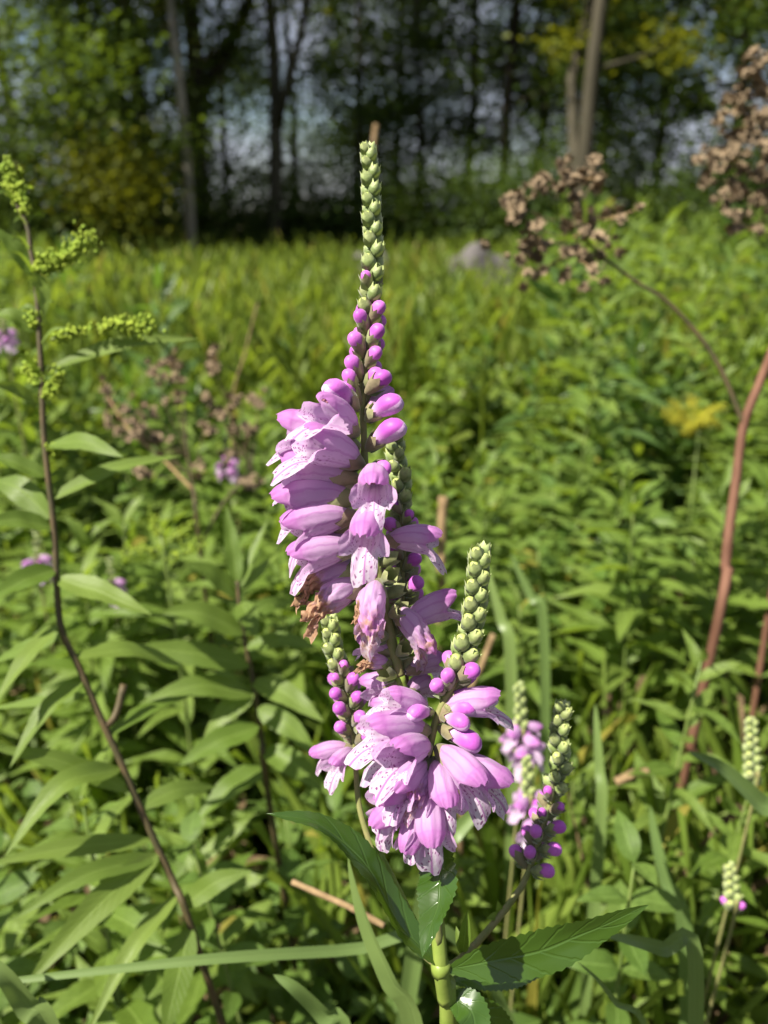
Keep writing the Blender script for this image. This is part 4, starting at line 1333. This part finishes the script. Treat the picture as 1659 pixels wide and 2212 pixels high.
def spike(root, path, d, n, stage, size=(0.8, 1.0), tilt=(0.45, 0.75), r=(.0007, .0013), phase=math.pi / 4, name='rachis', mat='rachis', skip=(), span=(0, 1), stem_to=None):
    """a square flower stem with opposite pairs of buds crossing at right angles; stage(t) -> 'tip', 'green', 'ball' ..."""
    pts3 = [P(u, v, (d[0] + (d[1] - d[0]) * i / (len(path) - 1))) for i, (u, v) in enumerate(path)]
    full = pts3 + list(stem_to or [])
    c = catmull(full, 16 + 6 * len(full))
    rr = np.linspace(r[0], r[1], len(c))
    link(name, tube_mesh(name, c, rr, M[mat], 12, square=0.07, origin=root.location), root)
    c = catmull(pts3, 400)
    acc = np.concatenate([[0], np.cumsum(np.linalg.norm(np.diff(c, axis=0), axis=1))])
    c = np.stack([np.interp(np.linspace(0, acc[-1], 160), acc, c[:, j]) for j in range(3)], -1)
    for k in range(n):
        t = span[0] + (span[1] - span[0]) * (k / (n - 1)) ** 1.12
        if any(a <= t <= b for a, b in skip): continue
        i = min(int(t * 158), 157)
        p = c[i]; ax = norm(c[i] - c[i + 1])
        e1 = norm(np.cross(ax, np.array(tuple(FW)))); e2 = np.cross(ax, e1)
        sz = size[0] + (size[1] - size[0]) * t
        ph = phase + (math.pi / 2) * (k % 2)
        for sgn in (0, math.pi):
            w = ph + sgn + rng.uniform(-.16, .16)
            rad = e1 * math.cos(w) + e2 * math.sin(w)
            st = stage(t)
            al = tilt[0] + (tilt[1] - tilt[0]) * t + rng.uniform(-.08, .08)
            dv = norm(ax * math.cos(al) + rad * math.sin(al))
            s = sz * rng.uniform(.92, 1.08)
            rk = r[0] + (r[1] - r[0]) * t
            pos = p + rad * rk * .7
            if st == 'green':
                o = place(root, 'bud', CAL_GREEN[int(rng.integers(3))], pos, dv, ax, s)
                link('bud_tip', GREEN_TIP, o)
            elif st == 'calyx':
                o = place(root, 'empty_calyx', CAL_OLD[int(rng.integers(3))], pos, dv, ax, s)
            else:
                o = place(root, 'bud', BUD[st], pos, dv, ax, s)
                link('calyx', CAL_BUD[int(rng.integers(3))], o)


node = P(952, 2092, .305)
hfoot = Vector((node.x + 0.015, node.y - 0.02, 0.0))
plant = empty('obedient_plant', hfoot, 'obedient plant in focus with tall spikes of pink two-lipped flowers and magenta buds', 'flowering plant')
main = [(797, 338), (801, 400), (804, 470), (806, 560), (800, 640), (795, 720), (788, 790), (783, 860), (785, 930), (788, 1000), (792, 1080), (802, 1170), (816, 1240), (832, 1310), (848, 1400), (862, 1460)]
low = [P(885, 1560, .295), P(908, 1700, .300), P(930, 1850, .303), P(945, 2000, .305), node, P(962, 2160, .310), P(968, 2230, .315),
       Vector((hfoot.x - 0.006, node.y - 0.03, 0.30)), Vector((hfoot.x, hfoot.y, -0.02))]


def st_main(t):
    v = 338 + t * 1122
    if v < 612: return 'green'
    if v < 690: return 'tip' if rng.random() < .75 else 'green'
    return 'ball' if v < 900 else 'calyx'


spike(plant, main, (.282, .293), 25, st_main, size=(.74, 1.40), tilt=(.34, 1.0), r=(.0006, .0018), span=(0.0, .47))
spike_c = [(812, 1225), (824, 1275), (836, 1335), (850, 1405), (862, 1460)]
spike(plant, spike_c, (.291, .293), 7, lambda t: 'calyx', size=(1.1, 1.05), tilt=(1.25, 1.1), r=(.0019, .0020), name='rachis')
link('stem', tube_mesh('stem', catmull([P(862, 1460, .293)] + low, 70), np.linspace(.0021, .0036, 70), M['stem_bright'], 12, square=.07, origin=hfoot), plant)
link('node', tube_mesh('node', [node + Vector((-.0005, 0, -.003)), node, node + Vector((0.0005, 0, .003))], [.0030, .0037, .0030], M['stem_bright'], 12, square=.05, origin=hfoot), plant)

# tall spike, flowers from the top down
D = .284
for a, b, kind, var, kw in [
    ((768, 852), (752, 800), 'ball', 0, dict(L=58)), ((790, 850), (838, 806), 'ball', 1, dict(L=70)),
    ((774, 886), (718, 832), 'young', 0, dict(L=110)), ((773, 938), (684, 884), 'open', 0, dict(L=160)),
    ((790, 908), (856, 862), 'young', 1, dict(L=105)), ((792, 895), (848, 838), 'half', 0, dict(L=110, toward=-1)), ((792, 972), (860, 912), 'young', 2, dict(L=112)),
    ((778, 968), (584, 918), 'open', 1, dict(L=190, toward=.4)), ((785, 1005), (648, 948), 'open', 2, dict(L=178)),
    ((775, 1034), (592, 1004), 'open', 3, dict(L=180, toward=.3)), ((775, 1071), (577, 1092), 'open', 1, dict(L=190, toward=.5)),
    ((772, 1055), (606, 1068), 'open', 0, dict(L=175, toward=-1)),
    ((772, 1110), (602, 1148), 'open', 2, dict(L=178, toward=.6)), ((774, 1130), (630, 1150), 'open', 3, dict(L=170, toward=-1)),
    ((775, 1182), (615, 1210), 'open', 0, dict(L=172, toward=.5)), ((780, 1165), (650, 1200), 'half', 0, dict(L=150, toward=-1)),
    ((782, 1220), (612, 1272), 'wither', 1, dict(L=185, toward=1)), ((790, 1252), (640, 1334), 'wither', 3, dict(L=185, toward=1)),
    ((806, 1003), (838, 1014), 'ball', 1, dict(L=62)), ((812, 1020), (806, 1074), 'open', 3, dict(L=162)),
    ((808, 1095), (784, 1178), 'open', 0, dict(L=170)), ((826, 1166), (963, 1168), 'open', 2, dict(L=155, toward=.3)),
    ((815, 1248), (795, 1368), 'wither', 0, dict(L=165)), ((812, 1262), (762, 1345), 'wither', 2, dict(L=140, toward=.8)),
    ((850, 1306), (942, 1415), 'wither', 0, dict(L=172, toward=.5)), ((866, 1352), (999, 1288), 'open', 1, dict(L=150, toward=-.6)),
    ((852, 1412), (764, 1388), 'open', 0, dict(L=130, toward=-.5)), ((846, 1432), (766, 1426), 'wither', 1, dict(L=110, toward=.5)),
    ((866, 1476), (776, 1492), 'open', 3, dict(L=140, toward=-.6)), ((876, 1452), (962, 1432), 'open', 2, dict(L=140, toward=-.6)),
    ((884, 1530), (800, 1540), 'open', 1, dict(L=140, toward=-.6)), ((876, 1500), (930, 1490), 'open', 0, dict(L=130, toward=-.8))]:
    flower(plant, a, b, D + (.008 if a[1] > 1200 else 0), kind, var, **kw)

# nearer spike: green buds above, a full cluster of flowers below
near_axis = [(1036, 1212), (1030, 1280), (1020, 1350), (1000, 1420), (978, 1480), (948, 1540), (930, 1605), (921, 1680), (918, 1740)]
spike(plant, near_axis, (.276, .286), 15, lambda t: 'green' if t < .44 else 'ball', size=(.86, 1.18), tilt=(.45, .75), r=(.0008, .0017), span=(0, .52),
      stem_to=[P(920, 1800, .292), P(935, 1900, .300), P(948, 2040, .304)])
D = .279
for a, b, kind, var, kw in [
    ((929, 1537), (824, 1489), 'open', 1, dict(L=150, toward=.6)), ((937, 1538), (886, 1519), 'long', 0, dict(L=85)), ((957, 1500), (938, 1462), 'ball', 0, dict(L=60)),
    ((950, 1532), (1089, 1503), 'open', 3, dict(L=158, toward=.5)), ((952, 1530), (1020, 1512), 'long', 0, dict(L=85)), ((950, 1548), (1002, 1541), 'long', 1, dict(L=85)),
    ((946, 1572), (1030, 1585), 'young', 0, dict(L=105)), ((945, 1560), (1012, 1487), 'ball', 1, dict(L=80)),
    ((929, 1577), (780, 1556), 'open', 0, dict(L=172)), ((929, 1613), (838, 1597), 'open', 2, dict(L=158)), ((924, 1620), (776, 1632), 'open', 3, dict(L=172, toward=.3)),
    ((925, 1641), (838, 1690), 'open', 1, dict(L=150)), ((923, 1665), (806, 1722), 'open', 2, dict(L=165, toward=.8)),
    ((942, 1612), (1040, 1676), 'open', 0, dict(L=165)), ((937, 1637), (962, 1722), 'open', 3, dict(L=150)), ((952, 1636), (1105, 1690), 'open', 1, dict(L=180, toward=.7)),
    ((920, 1685), (928, 1804), 'open', 2, dict(L=165)), ((915, 1700), (798, 1780), 'open', 0, dict(L=165, toward=.6)), ((918, 1706), (876, 1828), 'half', 1, dict(L=160, toward=.7)),
    ((926, 1660), (880, 1700), 'wither', 0, dict(L=120)), ((925, 1640), (985, 1700), 'open', 2, dict(L=150, toward=.4))]:
    flower(plant, a, b, D + .004, kind, var, **kw)


# slim bud spike right behind the tall one
def st3(t): return 'green' if t < .45 else ('tip' if t < .56 else 'ball')


spike(plant, [(854, 942), (857, 990), (866, 1040), (865, 1085), (870, 1132), (872, 1196), (868, 1250), (868, 1320)], (.305, .305), 17, st3, size=(.78, 1.1), tilt=(.45, .95), r=(.0007, .0013), span=(0, .98),
      stem_to=[P(872, 1420, .303), P(892, 1600, .303), P(925, 1820, .304)])
# slim bud spike beyond the withered flowers, with one open pair
spike(plant, [(713, 1353), (725, 1417), (745, 1481), (757, 1541), (765, 1601), (769, 1665)], (.325, .325), 16, lambda t: 'green' if t < .34 else ('tip' if t < .42 else 'ball'), size=(.8, 1.1), tilt=(.5, .95), r=(.0007, .0014), span=(0, .82),
      stem_to=[P(780, 1760, .322), P(830, 1900, .318), P(900, 2040, .310), P(946, 2088, .306)])
flower(plant, (762, 1612), (665, 1637), .325, 'open', 0, L=112, toward=.6)
flower(plant, (764, 1618), (716, 1642), .325, 'open', 2, L=105)
flower(plant, (766, 1575), (815, 1560), .325, 'half', 1, L=90)
# dark bud spike on the branch that leaves the leaf joint
spike(plant, [(1213, 1538), (1207, 1594), (1210, 1650), (1199, 1698), (1183, 1754), (1171, 1796), (1155, 1846), (1136, 1896)], (.335, .335), 18, lambda t: 'green' if t < .50 else ('tip' if t < .70 else 'ball'),
      size=(.82, 1.05), tilt=(.5, 1.0), r=(.0007, .0014), span=(0, .96), stem_to=[P(1120, 1925, .333), P(1075, 1985, .328), P(1005, 2062, .315), P(960, 2094, .306)])

# leaves of the obedient plant
for a, b, w, d0, d1, kw in [
    ((944, 1812), (912, 2068), 96, .300, .268, dict(mid=(952, 1918), peak=.40, nrm=(-.55, -.62, .55), fold=.35, wave=.10)),
    ((950, 2088), (574, 1757), 66, .304, .296, dict(via=[(868, 2000), (782, 1862), (690, 1782)], peak=.42, nrm=(.70, -.45, .50), fold=.5, twist=-.5, wave=.10)),
    ((958, 2096), (1402, 1954), 100, .304, .305, dict(mid=(1180, 2048), peak=.45, nrm=(.66, -.62, .36), fold=.22)),
    ((966, 2150), (1030, 2300), 70, .312, .30, dict(mid=(1020, 2190), peak=.45, nrm=(.1, -.6, .8), fold=.25)),
    ((962, 2120), (1200, 2085), 62, .312, .335, dict(mid=(1090, 2100), peak=.5, nrm=(.1, -.7, .6), fold=.25)),
    ((966, 2160), (1130, 2290), 66, .315, .33, dict(mid=(1060, 2200), peak=.45, nrm=(-.2, -.7, .6), fold=.25))]:
    px_leaf(plant, a, b, w, d0, d1, mat='glossy', n=44, teeth=.11, **kw)
# side shoot and small leaves at the joint
link('side_shoot', tube_mesh('side_shoot', catmull([node, P(905, 2010, .306), P(860, 1920, .310), P(822, 1842, .312)], 20), np.linspace(.0016, .0009, 20), M['stem_bright'], 8, origin=hfoot), plant)
for a, b, w, d0, d1 in [((822, 1845), (838, 1795), 12, .312, .308), ((822, 1845), (800, 1808), 12, .312, .315), ((822, 1848), (770, 1828), 16, .312, .315), ((1000, 2062), (1010, 1965), 26, .315, .312), ((1000, 2064), (985, 2000), 18, .315, .32),
                        ((1082, 1978), (1075, 1945), 16, .33, .33), ((1084, 1976), (1050, 1985), 18, .33, .325), ((944, 1812), (972, 1835), 22, .300, .31)]:
    px_leaf(plant, a, b, w, d0, d1, mat='goldenrod', n=9, teeth=0)


# ------------------------------------------------------------------ more obedient plants further off
def small_plant(label, top, d, n_buds, flowers, axis_len, pair=1.0, green=.5):
    u, v = top
    f0 = P(u + 6, v + axis_len, d)
    root = empty('obedient_plant', (f0.x, f0.y + 0.04, 0), label, 'flowering plant', 'obedient plants further off')
    path = [(u, v), (u + 2, v + axis_len * .35), (u + 4, v + axis_len * .7), (u + 6, v + axis_len)]
    spike(root, path, (d, d), n_buds, lambda t: 'green' if t < green else 'ball', size=(.85, 1.1), r=(.0008, .0014), span=(0, .8),
          stem_to=[Vector((f0.x, f0.y + .02, f0.z * .5)), Vector((f0.x, f0.y + .04, -.01))])
    for i in range(flowers):
        t = .55 + .45 * (i / max(1, flowers - 1))
        a = (u + 6 * t, v + axis_len * t)
        ang = i * 2.4
        flower(root, a, (a[0] + math.cos(ang) * .055 * FPX / d * .3, a[1] + 8 + 5 * math.sin(ang)), d, 'open', i, L=168, toward=math.sin(ang))


small_plant('obedient plant with a short cluster of pale pink flowers behind the dark bud spike', (1122, 1490), .60, 10, 9, 140, green=.7)
small_plant('obedient plant with pale pink flowers half hidden by the dark bud spike', (1138, 1650), .56, 8, 7, 120, green=.8)
small_plant('obedient plant with a slim green bud spike beside the wide glossy blade', (1622, 1565), .55, 14, 0, 160, green=1.1)
small_plant('obedient plant with a short green bud spike low beside the grass', (1578, 1880), .55, 10, 0, 110, green=.8)
small_plant('obedient plant with pale pink flowers beside the dark goldenrod stem', (78, 1150), .95, 6, 6, 95, green=.8)
small_plant('obedient plant with a small pink bloom low among the goldenrod leaves', (238, 1215), .95, 5, 4, 70, green=.8)
small_plant('obedient plant with mauve flowers among the scattered brown seed heads', (488, 950), 1.05, 6, 6, 80, green=.5)
small_plant('obedient plant with a mauve bloom at the edge of the meadow by the goldenrod top', (6, 680), 1.1, 5, 5, 60, green=.8)
